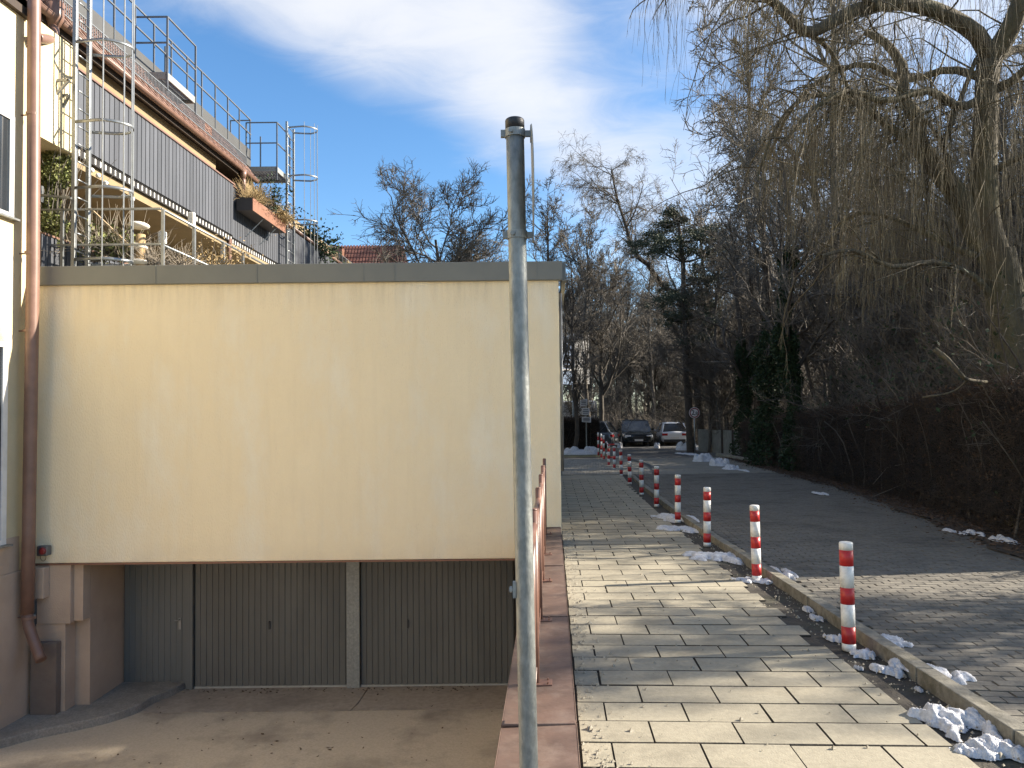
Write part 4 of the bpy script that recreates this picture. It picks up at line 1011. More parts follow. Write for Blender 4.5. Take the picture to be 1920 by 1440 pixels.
zs_ = [0, .052, .175, .335, .455, .612, .727, BH]     # white foot, red, white, red, white, red, white cap
bands = []
for i in range(7):
    me = band_mesh(rb, zs_[i], zs_[i+1], 24, i == 6, 'red_band' if i % 2 else 'white_band'); me.materials.append(M['bollard_red'] if i % 2 else M['bollard_white']); bands.append(me)
for i, ((px, py), lab) in enumerate(BOL):
    c = G(px, py, 0.0)
    t = bpy.data.objects.new('bollard', None); C.objects.link(t); t.location = (c.x, c.y, 0); tag(t, lab, 'bollard', 'red and white bollards along the kerb')
    t.rotation_euler = (random.uniform(-.015,.015), random.uniform(-.018,.018), random.uniform(0,6))
    for k, me in enumerate(bands):
        o = bpy.data.objects.new('red_band' if k % 2 else 'white_band', me); C.objects.link(o); o.parent = t
# the red and white barrier beyond
def striped(t, a, b, r, n, first_red=True, nm='post'):
    a = Vector(a); b = Vector(b)
    for k in range(n):
        p0, p1 = a.lerp(b, k/n), a.lerp(b, (k+1)/n); m = MB(); m.tube([p0, p1], r, 14)
        m.build(nm+('_red_band' if (k % 2 == 0) == first_red else '_white_band'), M['bollard_red'] if (k % 2 == 0) == first_red else M['bollard_white'], t, smooth=True)
for i, (px, yb, yt, lab) in enumerate([(1122,855,811,'tall red and white post, left one of the three beyond the bollards'),(1127.5,858,813,'tall red and white post in the middle of the three'),(1132.5,862,816,'tall red and white post, right one of the three beyond the bollards')]):
    c = G(px, yb, 0); zt = P(px, yt, c.y).z
    t = thing('striped_post', lab, 'post', (c.x, c.y, 0), 'three tall striped posts'); striped(t, (c.x,c.y,0), (c.x,c.y,zt), .042, 6, True, 'post')
c = G(1141.5, 873, 0); t = thing('barrier', 'low red and white barrier with crossbars behind the ninth bollard', 'barrier', (c.x, c.y, 0)); zt = P(1141,834,c.y).z
striped(t, (c.x,c.y,0), (c.x,c.y,zt), .05, 6, True, 'post')
c2 = G(1133, 862, 0)
for zz in (.75, .28): striped(t, (c.x-.0,c.y-.06,zz), (c2.x+.1,c2.y,zz), .03, 4, True, 'bar'); 
for zz in (.78, .3): striped(t, (c.x+.05,c.y,zz), (c.x+.42,c.y+.3,zz), .028, 2, True, 'bar')

# =================================================================== SNOW
def snow(pxs, label, z=0.0, h=.06, seed=0, name='snow_patch', cat='snow', n=70, grow=1.0, lumps=7):
    """pxs: (x0,y0,x1,y1) picture box of the patch on level z"""
    x0, y0, x1, y1 = pxs; rs = np.random.default_rng(seed)
    A = G((x0+x1)/2, y1, z); B = G((x0+x1)/2, y0, z); cL = G(x0, (y0+y1)/2, z); cR = G(x1, (y0+y1)/2, z)
    cx, cy = (cL.x+cR.x)/2, (A.y+B.y)/2; rx_ = abs(cR.x-cL.x)/2*1.02*grow; ry_ = max(abs(B.y-A.y)/2, .04)*1.0*grow
    # lumps follow the tilt of the box: centre line from far left to near right
    u = np.linspace(-1.15, 1.15, n); U, Vv = np.meshgrid(u, u)
    Hh = np.full_like(U, -1.0)
    U0, V0 = U, Vv
    U = U+.12*np.sin(4*V0+rs.uniform(0,6))+.07*np.sin(11*V0+rs.uniform(0,6)); Vv = Vv+.12*np.sin(5*U0+rs.uniform(0,6))+.07*np.sin(13*U0+rs.uniform(0,6))
    for k in range(lumps+4):
        a = rs.uniform(-.68,.68); ca_, sb = a, rs.uniform(-.38,.38) - a*.30
        r1, r2 = rs.uniform(.2,.42), rs.uniform(.18,.45)
        Hh = np.maximum(Hh, (rs.uniform(.3,1.0))*(1-((U-ca_)/r1)**2-((Vv-sb)/r2)**2))
    U, Vv = U0, V0
    nz = np.zeros_like(U)
    for f, am in ((3,.16),(7,.16),(15,.13),(28,.10),(47,.06)):
        ph = rs.uniform(0,6.28,6); th = rs.uniform(0,3.14)
        nz += am*(np.sin(f*(U*math.cos(th)+Vv*math.sin(th))+ph[0]+1.3*np.sin(f*.6*Vv+ph[1]))*np.sin(f*(Vv*math.cos(th)-U*math.sin(th))+ph[2]+1.1*np.sin(f*.7*U+ph[3])))
    Hh = Hh + nz
    Z = np.where(Hh > 0, np.clip(Hh, 0, 2)**.8, 0)*h*.62
    for _ in range(2):
        Zp = np.pad(Z, 1, mode='edge'); Z = (Zp[1:-1,1:-1]*2+Zp[:-2,1:-1]+Zp[2:,1:-1]+Zp[1:-1,:-2]+Zp[1:-1,2:])/6*(Hh > 0)
    Z = Z + rs.normal(0, .0022, U.shape)*(Hh > .02)
    X = cx+U*rx_; Y = cy+Vv*ry_; ok = Hh > -.03
    idx = np.arange(n*n).reshape(n,n); keep = ok[:-1,:-1] | ok[1:,:-1] | ok[:-1,1:] | ok[1:,1:]
    F = np.stack([idx[:-1,:-1], idx[:-1,1:], idx[1:,1:], idx[1:,:-1]], -1)[keep]
    V = np.stack([X.ravel(), Y.ravel(), (z+.006+Z).ravel()], 1)
    V[Hh.ravel() <= 0, 2] = z-.004
    used = np.unique(F); mp_ = np.full(n*n, -1); mp_[used] = np.arange(len(used))
    o = link(name, np_mesh(name, V[used], mp_[F], True), M['snow']); tag(o, label, cat, 'snow remains'); return o
SN = [((1733,1318,1870,1400),'largest snow patch at the lower right, on the pavement side of the kerb',0,.10,1),
      ((1792,1378,1925,1442),'snow patch cut by the bottom right corner of the picture',0,.09,2),
      ((1858,1340,1925,1388),'snow on the road side of the kerb at the right edge',.03,.05,3),
      ((1636,1245,1692,1273),'small snow patch below the nearest bollard toward the corner',0,.05,4),
      ((1584,1214,1646,1241),'snow patch touching the foot of the nearest bollard on its right',0,.05,5),
      ((1550,1190,1584,1208),'little snow patch just left of the nearest bollard',0,.05,6),
      ((1618,1184,1702,1220),'flat snow streak on the road behind the nearest bollard',.03,.04,7),
      ((1688,1230,1804,1292),'long snow streak on the road along the kerb, right of the nearest bollard',.03,.05,8),
      ((1286,1032,1392,1058),'wide snow patch on the pavement left of the second bollard',0,.09,9),
      ((1228,962,1304,990),'snow heap around the foot of the fourth bollard',0,.14,10),
      ((1236,984,1312,1001),'thin snow strip in front of the fourth bollard',0,.05,11),
      ((1378,1080,1444,1096),'snow around the foot of the second bollard',0,.04,12),
      ((1446,1064,1492,1092),'snow bump on the road right of the second bollard',.03,.07,13),
      ((1476,1090,1500,1103),'tiny snow streak on the road edge near the second bollard',.03,.03,14),
      ((1504,1136,1522,1150),'tiny snow crumb by the kerb above the nearest bollard',0,.03,15),
      ((1522,1152,1544,1168),'small snow crumb between kerb and slabs above the nearest bollard',0,.03,16),
      ((1604,1250,1618,1258),'tiny isolated snow crumb on the slabs below the nearest bollard',0,.02,17),
      ((1714,1288,1726,1298),'tiny snow crumb against the kerb above the largest patch',0,.02,18),
      ((1788,990,1826,1008),'small snow bits on the leaf litter at the right edge',.04,.06,19),
      ((1866,1006,1898,1024),'two rounded snow lumps near the right picture edge',.04,.09,20),
      ((1278,848,1304,856),'flat snow strip left of the bright heap',.03,.10,24),
      ((1392,880,1400,886),'snow bit on the road by the far hedge',.04,.06,25),
      ((1530,922,1548,930),'single snow crumb on the leaf litter halfway along the hedge',.04,.05,26)]
for (b_, lab, z, h, sd) in SN: snow(b_, lab, z, h, sd+100)
def snow_heap(px, py, wpx, hpx, lab, seed):
    c = G(px, py, 0); s_ = c.y/1440; W = wpx*s_/2; H = hpx*s_; rs = np.random.default_rng(seed); m = []
    n = 60; u = np.linspace(-1.1,1.1,n); U, Vv = np.meshgrid(u, u); Hh = np.full_like(U, -1.)
    for k in range(16):
        a, b = rs.uniform(-.8,.8), rs.uniform(-.5,.5); r_ = rs.uniform(.16,.34); Hh = np.maximum(Hh, rs.uniform(.45,1)*(1-abs(a)*.35)*(1-((U-a)/r_)**2-((Vv-b)/(r_*1.4))**2))
    Hh = np.maximum(Hh, .3*(1-U**2-Vv**2)); Z = np.sqrt(np.clip(Hh,0,1))*H
    idx = np.arange(n*n).reshape(n,n); F = np.stack([idx[:-1,:-1], idx[:-1,1:], idx[1:,1:], idx[1:,:-1]], -1).reshape(-1,4)
    V = np.stack([(c.x+U*W).ravel(), (c.y+Vv*.5).ravel(), np.where(Hh.ravel() > 0, Z.ravel()+.01, -.03)], 1)
    tag(link('snow_heap', np_mesh('snow_heap', V, F, True), M['snow']), lab, 'snow', 'snow remains')
snow_heap(1087, 853, 72, 18, 'lumpy white snow heap on the grass verge below the left hedge', 41)
snow_heap(1322, 866, 46, 17, 'bright lumpy snow heap below the round sign', 45)
snow_heap(1349, 874, 34, 17, 'snow heap at the near end of the concrete fence, against the hedge', 46)
snow_heap(1370, 881, 30, 10, 'low tail of snow nearest the hedge end', 47)
snow_heap(1290, 844, 44, 18, 'bluish snow bank right of the white hatchback', 42)
snow_heap(1162, 840, 9, 12, 'small snow lump between the grey car and the dark car', 43)
snow_heap(1232, 840, 9, 12, 'small snow lump between the dark car and the white hatchback', 44)
# grass verge at far left
g = MB(); a, b = G(1044,858,0), G(1122,850,0)
g.quad((1.5,34.6,.03),(4.6,34.6,.03),(4.6,40.5,.03),(1.5,40.5,.03)); struct(g.build('grass_verge', M['grass_verge']))

# =================================================================== HEDGES
def hedge(name, label, path, width, heights, n, seed, leafn, core=True):
    """path: list of (x,y); heights at the same stations"""
    rs = np.random.default_rng(seed); t = thing(name, label, 'hedge', (path[0][0], path[0][1], 0))
    path = np.array(path, float); heights = np.array(heights, float); seg = np.r_[0, np.cumsum(np.linalg.norm(path[1:]-path[:-1], axis=1))]
    def at(s): return np.stack([np.interp(s, seg, path[:,0]), np.interp(s, seg, path[:,1])], 1), np.interp(s, seg, heights)
    tang = lambda s: nrm(at(np.minimum(s+.1, seg[-1]))[0]-at(np.maximum(s-.1, 0))[0])
    wig = lambda s, z: .10*np.sin(s*2.3+z*1.7)+.08*np.sin(s*5.1+2*z)+.06*np.sin(s*11+z*5)
    # core: a lumpy near-black body added inside to block light
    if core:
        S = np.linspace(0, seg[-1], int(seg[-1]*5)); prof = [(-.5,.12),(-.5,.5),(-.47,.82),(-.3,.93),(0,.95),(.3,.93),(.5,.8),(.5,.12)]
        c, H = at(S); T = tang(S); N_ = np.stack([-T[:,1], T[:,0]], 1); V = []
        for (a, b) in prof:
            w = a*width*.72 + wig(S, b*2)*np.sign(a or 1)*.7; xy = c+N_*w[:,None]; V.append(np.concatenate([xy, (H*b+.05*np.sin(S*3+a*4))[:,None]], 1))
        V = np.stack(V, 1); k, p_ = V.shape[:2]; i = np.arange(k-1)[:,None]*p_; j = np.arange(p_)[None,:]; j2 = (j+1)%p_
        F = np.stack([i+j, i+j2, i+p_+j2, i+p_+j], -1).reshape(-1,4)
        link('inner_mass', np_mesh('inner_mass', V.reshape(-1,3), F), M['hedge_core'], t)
    # twigs
    s = rs.random(n)**1.0*seg[-1]; c, H = at(s); T = tang(s); N_ = np.stack([-T[:,1], T[:,0]], 1)
    z = rs.random(n); top = rs.random(n) < .25; z = np.where(top, rs.uniform(.85, .98, n), z)
    side = np.where(top, rs.uniform(-.5,.5,n), np.where(rs.random(n) < .8, .42, -.42)+rs.normal(0,.05,n))
    w = side*width
    p0 = np.concatenate([c+N_*w[:,None], (H*z)[:,None]], 1)
    d = np.concatenate([N_*np.sign(side)[:,None]*.5, np.full((n,1), .25)], 1) + rs.normal(size=(n,3))*.75; d[:,2] += top*.7; d = nrm(d)
    L = rs.gamma(3., .05, n)+.06; K = 4; pts = np.empty((n,K,3)); pts[:,0] = p0
    for k in range(1,K): d = nrm(d+rs.normal(size=(n,3))*.35+np.array([0,0,.04])); pts[:,k] = pts[:,k-1]+d*(L/(K-1))[:,None]
    pts[:,:,2] = np.maximum(pts[:,:,2], .02)
    V, F = tubes(pts, (rs.uniform(.0022,.0055,n))[:,None]*np.linspace(1,.4,K)[None], 3)
    stuff(link('twigs', np_mesh('twigs', V, F), M['hedge_twig'], t))
    # upright stems
    ns = int(seg[-1]*5); s = rs.random(ns)*seg[-1]; c, H = at(s); T = tang(s); N_ = np.stack([-T[:,1], T[:,0]], 1)
    p0 = np.concatenate([c+N_*rs.uniform(-.3,.5,ns)[:,None]*width, np.zeros((ns,1))], 1); K = 6; pts = np.empty((ns,K,3)); pts[:,0] = p0; d = np.tile([0,0,1.], (ns,1))
    for k in range(1,K): d = nrm(d+rs.normal(size=(ns,3))*.18+np.array([0,0,.1])); pts[:,k] = pts[:,k-1]+d*(H*.95/(K-1))[:,None]
    V, F = tubes(pts, rs.uniform(.008,.022,ns)[:,None]*np.linspace(1,.5,K)[None], 5)
    stuff(link('stems', np_mesh('stems', V, F, True), M['bark_grey'], t))
    sel = rs.integers(0, n, leafn); s = rs.random(leafn)*seg[-1]; c, H = at(s); T = tang(s); N_ = np.stack([-T[:,1], T[:,0]], 1)
    w = np.where(rs.random(leafn) < .75, rs.normal(.44,.07,leafn), rs.uniform(-.5,.5,leafn))*width; zz = np.where(rs.random(leafn) < .6, rs.random(leafn), rs.uniform(.9,1.02,leafn))
    cen = np.concatenate([c+N_*w[:,None], (H*zz)[:,None]], 1); V, F = leaves(rs, cen, .022)
    stuff(link('dry_leaves', np_mesh('dry_leaves', V, F), M['dry_leaf'], t))
    return t
# right-hand hedge follows the road
hp = [(6.98,8.7),(7.0,9.0),(7.02,9.3),(7.05,9.5),(7.75,12.5),(8.55,17),(9.2,23),(9.85,29),(10.1,32.2)]
hh_ = [2.25,2.25,2.25,2.25,2.15,2.0,1.85,1.65,1.5]
hedge('clipped_hedge', 'long dark leafless hedge along the right side of the lane', hp, 1.1, hh_, 42000, 51, 12000)
hedge('verge_hedge', 'short brown hedge behind the snow heap at the left of the cross street', [(4.65,41.2),(1.0,41.2)], 1.0, [1.75,1.95], 9000, 52, 6000)
bpy.data.objects['verge_hedge'].scale = (1,1,1)

# =================================================================== TREES
matsA = (M['bark_grey'], M['twig_brown'])
protos = {}
def proto(key, **kw):
    protos[key] = tree_meshes(tree_arrays(**kw), key); return protos[key]
proto('round', seed=11, H=13.2, r=.20, spec='round', twig=.010)
proto('slim', seed=12, H=14, r=.14, spec='slim', twig=.009)
proto('slim2', seed=13, H=12, r=.12, spec='slim', twig=.009)
proto('thick', seed=14, H=9, r=.12, spec='thick', twig=.007)
proto('thick2', seed=15, H=11, r=.14, spec='thick', twig=.007)
protos['broad'] = tree_meshes(tree_arrays(seed=17, spec='round', twig=.010, dens=1.5, r=.2, trunk=np.array([[0,0,0],[.1,0,1.8],[0,.1,3.6],[.15,.1,5.2],[.1,.2,6.6],[.3,.1,8.0],[.2,.2,9.2]])), 'broad')
proto('droop', seed=16, H=14, r=.15, spec='droop', twig=.007)

def at_px(px, D): return Vector(((px-960)/1440*D, D, -.04))
place_tree(*protos['broad'], at_px(815,36), 'broad round bare tree rising behind the garage roof, left of the sign pole', rz=.6, s=1.3, sz=1.13, mats=matsA, name='bare_tree')
place_tree(*protos['slim'], at_px(1035,40), 'slender upright bare tree just right of the sign pole', rz=1.1, s=1.14, mats=matsA)
place_tree(*protos['slim2'], at_px(1076,37.5), 'forked dark bare tree in front of the grey advertising board', rz=2.0, s=1.0, mats=(M['bark_dark'], M['twig_brown']))
place_tree(*protos['round'], at_px(1185,56), 'bare tree standing behind the dark parked car', rz=2.9, s=1.0, mats=matsA)
place_tree(*protos['slim2'], at_px(1232,56), 'thin bare tree rising between the two right parked cars', rz=.4, s=1.1, mats=matsA)
place_tree(*protos['round'], at_px(1128,47), 'bare tree leaning over the grey estate car', rz=4.4, s=.95, mats=matsA)

place_tree(*protos['slim'], at_px(1108,45), 'tall slender bare tree above the three striped posts', rz=3.3, s=1.12, mats=matsA)
place_tree(*protos['droop'], at_px(1222,54), 'bare tree with drooping twigs rising above the dark parked car', rz=1.3, s=1.2, mats=matsA)
# leaning birch-like tree, traced trunk
def traced(pxs, D0, D1=None, n=14):
    k = len(pxs); Ds = np.linspace(D0, D1 or D0, k); return catmull([P(x, y, Ds[i]) for i, (x, y) in enumerate(pxs)], n)
tk = traced([(1318,850),(1308,740),(1296,640),(1276,560),(1240,535),(1219,500),(1194,480),(1180,450),(1174,424),(1163,392),(1154,360),(1147,318)], 43, 42, 18)
rs = np.random.default_rng(61)
lv = [(tk[None], (np.linspace(.22,.04,18))[None])]
p1 = sprout(rs, tk[None], lv[0][1], 20, t0=.5, t1=1, ang=(52,15), length=.21, lfall=.35, K=7, wob=.2, trop=(0,0,.05), rk=.5); lv.append(p1)
for s_ in (dict(n=9, ang=(45,12), length=.55, K=6, wob=.22, trop=(0,0,0.0)), dict(n=8, ang=(45,14), length=.6, K=6, wob=.2, trop=(0,0,-.14)), dict(n=3, ang=(35,12), length=.8, K=5, wob=.16, trop=(0,0,-.22))):
    p1 = sprout(rs, *lv[-1], rmin=.008, **s_); lv.append(p1)
mt, mc = tree_meshes(lv, 'leaning'); place_tree(mt, mc, (0,0,0), 'leaning bare tree whose drooping crown arches to the left of the pine', name='leaning_tree', mats=(M['bark_dark'], M['twig_brown']))

# pine with dark clumps
pine = thing('pine_tree', 'dark pine with scattered needle clumps behind the weight limit sign', 'pine tree', tuple(P(1292,850,39)))
tk = traced([(1296,850),(1292,766),(1287,690),(1285,620),(1282,560),(1280,480),(1272,420),(1262,390)], 39, 39, 14)
rs = np.random.default_rng(62); base = np.array(P(1292,850,39))
V, F = tubes(tk[None], np.linspace(.23,.06,14)[None], 9); link('trunk', np_mesh('trunk', V, F, True), M['bark_dark'], pine)
clumps = [(1222,460,30,12),(1243,450,26,12),(1258,398,7,5),(1274,414,9,5),(1248,420,7,4),(1240,468,24,10),(1288,436,30,12),(1290,475,30,14),(1270,550,20,11),(1258,565,22,9),(1262,600,24,11),(1285,592,20,10),(1330,440,24,10),(1312,445,26,12),(1318,480,28,16),(1310,520,30,18),(1335,520,26,20),(1300,560,22,14),(1325,570,28,16),(1340,600,26,14),(1230,440,12,6),(1305,640,22,10),(1350,640,26,14),(1345,470,20,14)]
lv1 = []; lc = []
for (x, y, a, b) in clumps:
    c = np.array(P(x, y, 39+rs.uniform(-1.5,1.5))); i = int(np.argmin(np.abs(tk[:,2]-(c[2]-.6)))); lv1.append(catmull([tk[i], (tk[i]*.5+c*.5)+np.array([0,0,-.1]), c], 6))
    nn = 1300; s_ = 39/1440; ci = rs.normal(size=(16,3))*np.array([a*s_*.75, a*s_*.75, b*s_*.6]); lc.append(c+ci[rs.integers(0,16,nn)]+rs.normal(size=(nn,3))*np.array([.15,.15,.09]))
V, F = tubes(np.stack(lv1), np.repeat(np.linspace(.05,.02,6)[None], len(lv1), 0), 5); link('limbs', np_mesh('limbs', V, F, True), M['bark_dark'], pine)
V, F = leaves(rs, np.concatenate(lc), .05); stuff(link('crown', np_mesh('crown', V, F), M['pine_needle'], pine))

# ivy-clad trunks
def ivy_tree(px, D, ytop, ivy_top, rpx, lab, seed, n=5200):
    rs = np.random.default_rng(seed); b = at_px(px, D); t = thing('ivy_tree', lab, 'tree', tuple(b))
    zt = P(px, ytop, D).z; zi = P(px, ivy_top, D).z; x = np.cumsum(rs.normal(0,.10,12)); x -= x[0]
    tk = np.stack([b.x+x, b.y+0*x, np.linspace(0, zt, 12)], 1); lv = [(tk[None], np.linspace(.2,.05,12)[None])]
    lv.append(sprout(rs, *lv[0], 18, t0=.25, t1=1, ang=(42,12), length=.35, K=7, wob=.18, trop=(0,0,.08), rk=.5))
    for s_ in (dict(n=8, ang=(45,12), length=.5, K=5, wob=.2), dict(n=7, ang=(45,12), length=.5, K=4, wob=.24), dict(n=4, ang=(45,12), length=.6, K=3, wob=.26)): lv.append(sprout(rs, *lv[-1], rmin=.007, **s_))
    a, c = tree_meshes(lv, 'ivytree'); link('trunk', a, M['bark_dark'], t); link('crown', c, M['twig_brown'], t)
    f = rs.random(n)**.9; z = f*zi; k = np.stack([np.interp(z, tk[:,2], tk[:,i]) for i in range(3)], 1); R_ = rpx*D/1440*(1-.45*f)*(1+.3*np.sin(z*2.1)+.2*np.sin(z*5))
    a_ = rs.uniform(0,6.28,n); rr_ = R_*(.55+.5*rs.random(n)); cen = k+np.stack([np.cos(a_)*rr_, np.sin(a_)*rr_, rs.normal(0,.1,n)], 1)
    V, F = leaves(rs, cen, .052); stuff(link('ivy', np_mesh('ivy', V, F), M['ivy_leaf'], t))
ivy_tree(1442, 27, 330, 590, 36, 'ivy covered trunk, left of the dark pair behind the hedge', 71, 13000)
ivy_tree(1492, 24, 300, 470, 24, 'ivy covered trunk, right of the dark pair behind the hedge', 72, 12000)
ivy_tree(1395, 33, 420, 640, 22, 'slim ivy covered trunk left of the dark pair', 73, 7000)

# thicket behind the right hedge
th = random.Random(8)
spots = []
for (px, D) in [(1530,20),(1590,22),(1650,19),(1720,21),(1800,18),(1870,20),(1940,17),(2030,16),(1560,25),(1620,26),(1700,25),(1780,24),(1860,25),(1940,23),(1420,42),(1370,46),(1350,52),(1480,41),(1540,43),(1640,42),(1740,42),(1840,43),(1470,50),(1400,56),(1320,56),(1280,60),(1245,55),(1160,58),(1105,56),(1690,16),(1780,15),(1335,39),(1375,38),(1425,38),(1300,44),(1350,43),(1212,56),(1262,57),(1170,58),(1085,50),(1140,54),(1610,23),(1675,22),(1745,18),(1830,21),(1890,23),(1580,18.5),(1520,24),(1400,34),(1468,31),(1436,37),(1352,37.5),(1500,28.5),(1385,41),(1330,44),(1540,33),(1600,34)]:
    spots.append((px+th.uniform(-12,12), D+th.uniform(-1,1)))
for i, (px, D) in enumerate(spots):
    k = th.choice(['thick','thick2','slim','slim2','thick2'])
    s_ = th.uniform(.85,1.15)*(1.0 if D > 24 else .9)*(1.6 if i >= len(spots)-9 else 1); 
    if px > 1600 and D > 17: s_ *= .88
    if px < 1420: s_ *= (.85 if D > 45 else (.9 if i >= len(spots)-9 else .72))
    pos = at_px(px, D)
    if D < 34: pos.x = max(pos.x, float(np.interp(D, [q_[1] for q_ in hp], [q_[0] for q_ in hp]))+2.7)
    place_tree(*protos[k], pos, ('bare twiggy tree in the dense wood behind the right hedge' if px > 1440 else 'slender bare tree in the wood beyond the parked cars'), rz=th.uniform(0,6.28), s=s_, mats=matsA, group='bare trees in the wood behind the hedge' if px > 1440 else 'bare trees beyond the parked cars')
rs = np.random.default_rng(77)
for i, (x, y, h) in enumerate([(8.6,10.8,3.9),(9.3,12.6,4.1),(9.6,14.6,4.3),(10.2,16.8,4.4),(10.8,19,4.4),(11.3,21.4,4.4),(11.6,23.8,4.2),(12.6,14,4.8),(13,18,5),(13.6,22,5),(10.6,11.5,4.8),(11.2,13.4,5),(11.9,16,5),(12.2,20.2,5),(12.8,24.6,4.8),(14.6,16,5.6),(15,20,5.6)]):  # dense shrubs added to keep the sun off the pavement
    t = thing('dense_shrub', 'dense twiggy shrub added behind the right hedge to shade the pavement', 'shrub', (x, y, 0), 'dense shrubs behind the right hedge')
    ns = 26; K = 7; d = nrm(rs.normal(size=(ns,3))*np.array([.5,.5,.1])+np.array([0,0,1.])); p = np.empty((ns,K,3)); p[:,0] = np.array([x,y,0])+rs.normal(size=(ns,3))*np.array([.35,.35,0]); L = h*rs.uniform(.7,1.1,ns)
    for k in range(1,K): d = nrm(d+rs.normal(size=d.shape)*.16); p[:,k] = p[:,k-1]+d*(L/(K-1))[:,None]
    a = (p, np.repeat(np.linspace(.03,.008,K)[None], ns, 0)); b = sprout(rs, *a, 14, t0=.1, ang=(50,15), length=.3, K=5, wob=.25, rmin=.004); c = sprout(rs, *b, 9, t0=.1, ang=(50,15), length=.5, K=4, wob=.3, rmin=.003)
    V, F = tubes(*a, 5); link('stems', np_mesh('stems', V, F, True), M['bark_dark'], t)
    V, F = join([tubes(*b, 3), tubes(*c, 3)]); stuff(link('twigs', np_mesh('twigs', V, F), M['twig_brown'], t))
    sel = rs.integers(0, len(c[0]), 900); V, F = leaves(rs, c[0][sel, rs.integers(0,4,900)], .045); stuff(link('leaves', np_mesh('leaves', V, F), M['ivy_leaf'], t))
# trees off to the right that throw the dappled shade
for i, (x, y, k, s_) in enumerate([(7.9,7.4,'thick',.45),(9.6,6.6,'slim2',.42),(15.5,4.8,'slim',.9),(12,2.0,'slim2',.9),(19,8.2,'slim2',1.1),(14,13.5,'thick2',.95),(15,18,'thick2',1.05),(18.5,17,'thick2',1.15),(22,18,'thick2',1.15),(20,22.5,'thick2',1.15),(18,13.6,'thick2',1.0),(24,23,'thick2',1.2),(17,20,'thick2',1.1)]):
    place_tree(*protos[k], (x, y, -.04), 'bare tree of the wood beyond the right picture edge', rz=th.uniform(0,6.28), s=s_, mats=matsA, group='bare trees right of the frame')

# distant wood as one mass
rs = np.random.default_rng(81)
far = []
for sd in (1,2,3):
    lv = tree_arrays(90+sd, H=12, r=.13, spec='slim', lv=3, twig=.016, dens=1.15); far.append(join([tubes(p, r, 4 if i < 2 else 3) for i, (p, r) in enumerate(lv)]))
parts = []
for k in range(90):
    D = rs.uniform(60, 115); px = rs.uniform(1010, 1720); V, F = far[k % 3]; a = rs.uniform(0,6.28); s_ = rs.uniform(.95,1.45)*(1+(D-60)*.006)
    Rm = np.array([[math.cos(a),-math.sin(a),0],[math.sin(a),math.cos(a),0],[0,0,1]])*s_
    parts.append((V@Rm.T+np.array([(px-960)/1440*D, D, 0]), F))
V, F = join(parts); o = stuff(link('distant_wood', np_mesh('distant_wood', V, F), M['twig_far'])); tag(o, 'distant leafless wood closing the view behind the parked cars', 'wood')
# undergrowth: arching brush
n = 26000; D = rs.uniform(50, 78, n); px = rs.uniform(1030, 1500, n)
k2 = rs.random(n) < .45; D = np.where(k2, rs.uniform(14, 40, n), D); px = np.where(k2, rs.uniform(1330, 2000, n), px)
D = np.where(~k2 & (px < 1135), np.maximum(D, 58), D); x0 = (px-960)/1440*D; hx = np.interp(D, [q_[1] for q_ in hp], [q_[0] for q_ in hp])
x0 = np.where(k2, np.maximum(x0, hx+1.5+rs.random(n)*2), x0)
x0 = np.where(k2 & (D > 32), np.maximum(x0, 11.2+rs.random(n)*2), x0)
L = (rs.gamma(4,.42,n)+.5)*np.where(k2, .75, 1); d = nrm(rs.normal(size=(n,3))*np.array([.5,.5,.2])+np.array([0,0,1.])); K = 6; pts = np.empty((n,K,3)); pts[:,0] = np.stack([x0, D, np.zeros(n)], 1)
for k in range(1,K): d = nrm(d+rs.normal(size=(n,3))*.2+np.array([0,0,-.06])); pts[:,k] = pts[:,k-1]+d*(L/(K-1))[:,None]
V, F = tubes(pts, (rs.uniform(.006,.014,n)*np.where(D > 45, 1.7, 1))[:,None]*np.linspace(1,.35,K)[None], 3)
o = stuff(link('undergrowth', np_mesh('undergrowth', V, F), M['twig_far'])); tag(o, 'tangled brown undergrowth below the trees behind the cars and hedge', 'undergrowth')

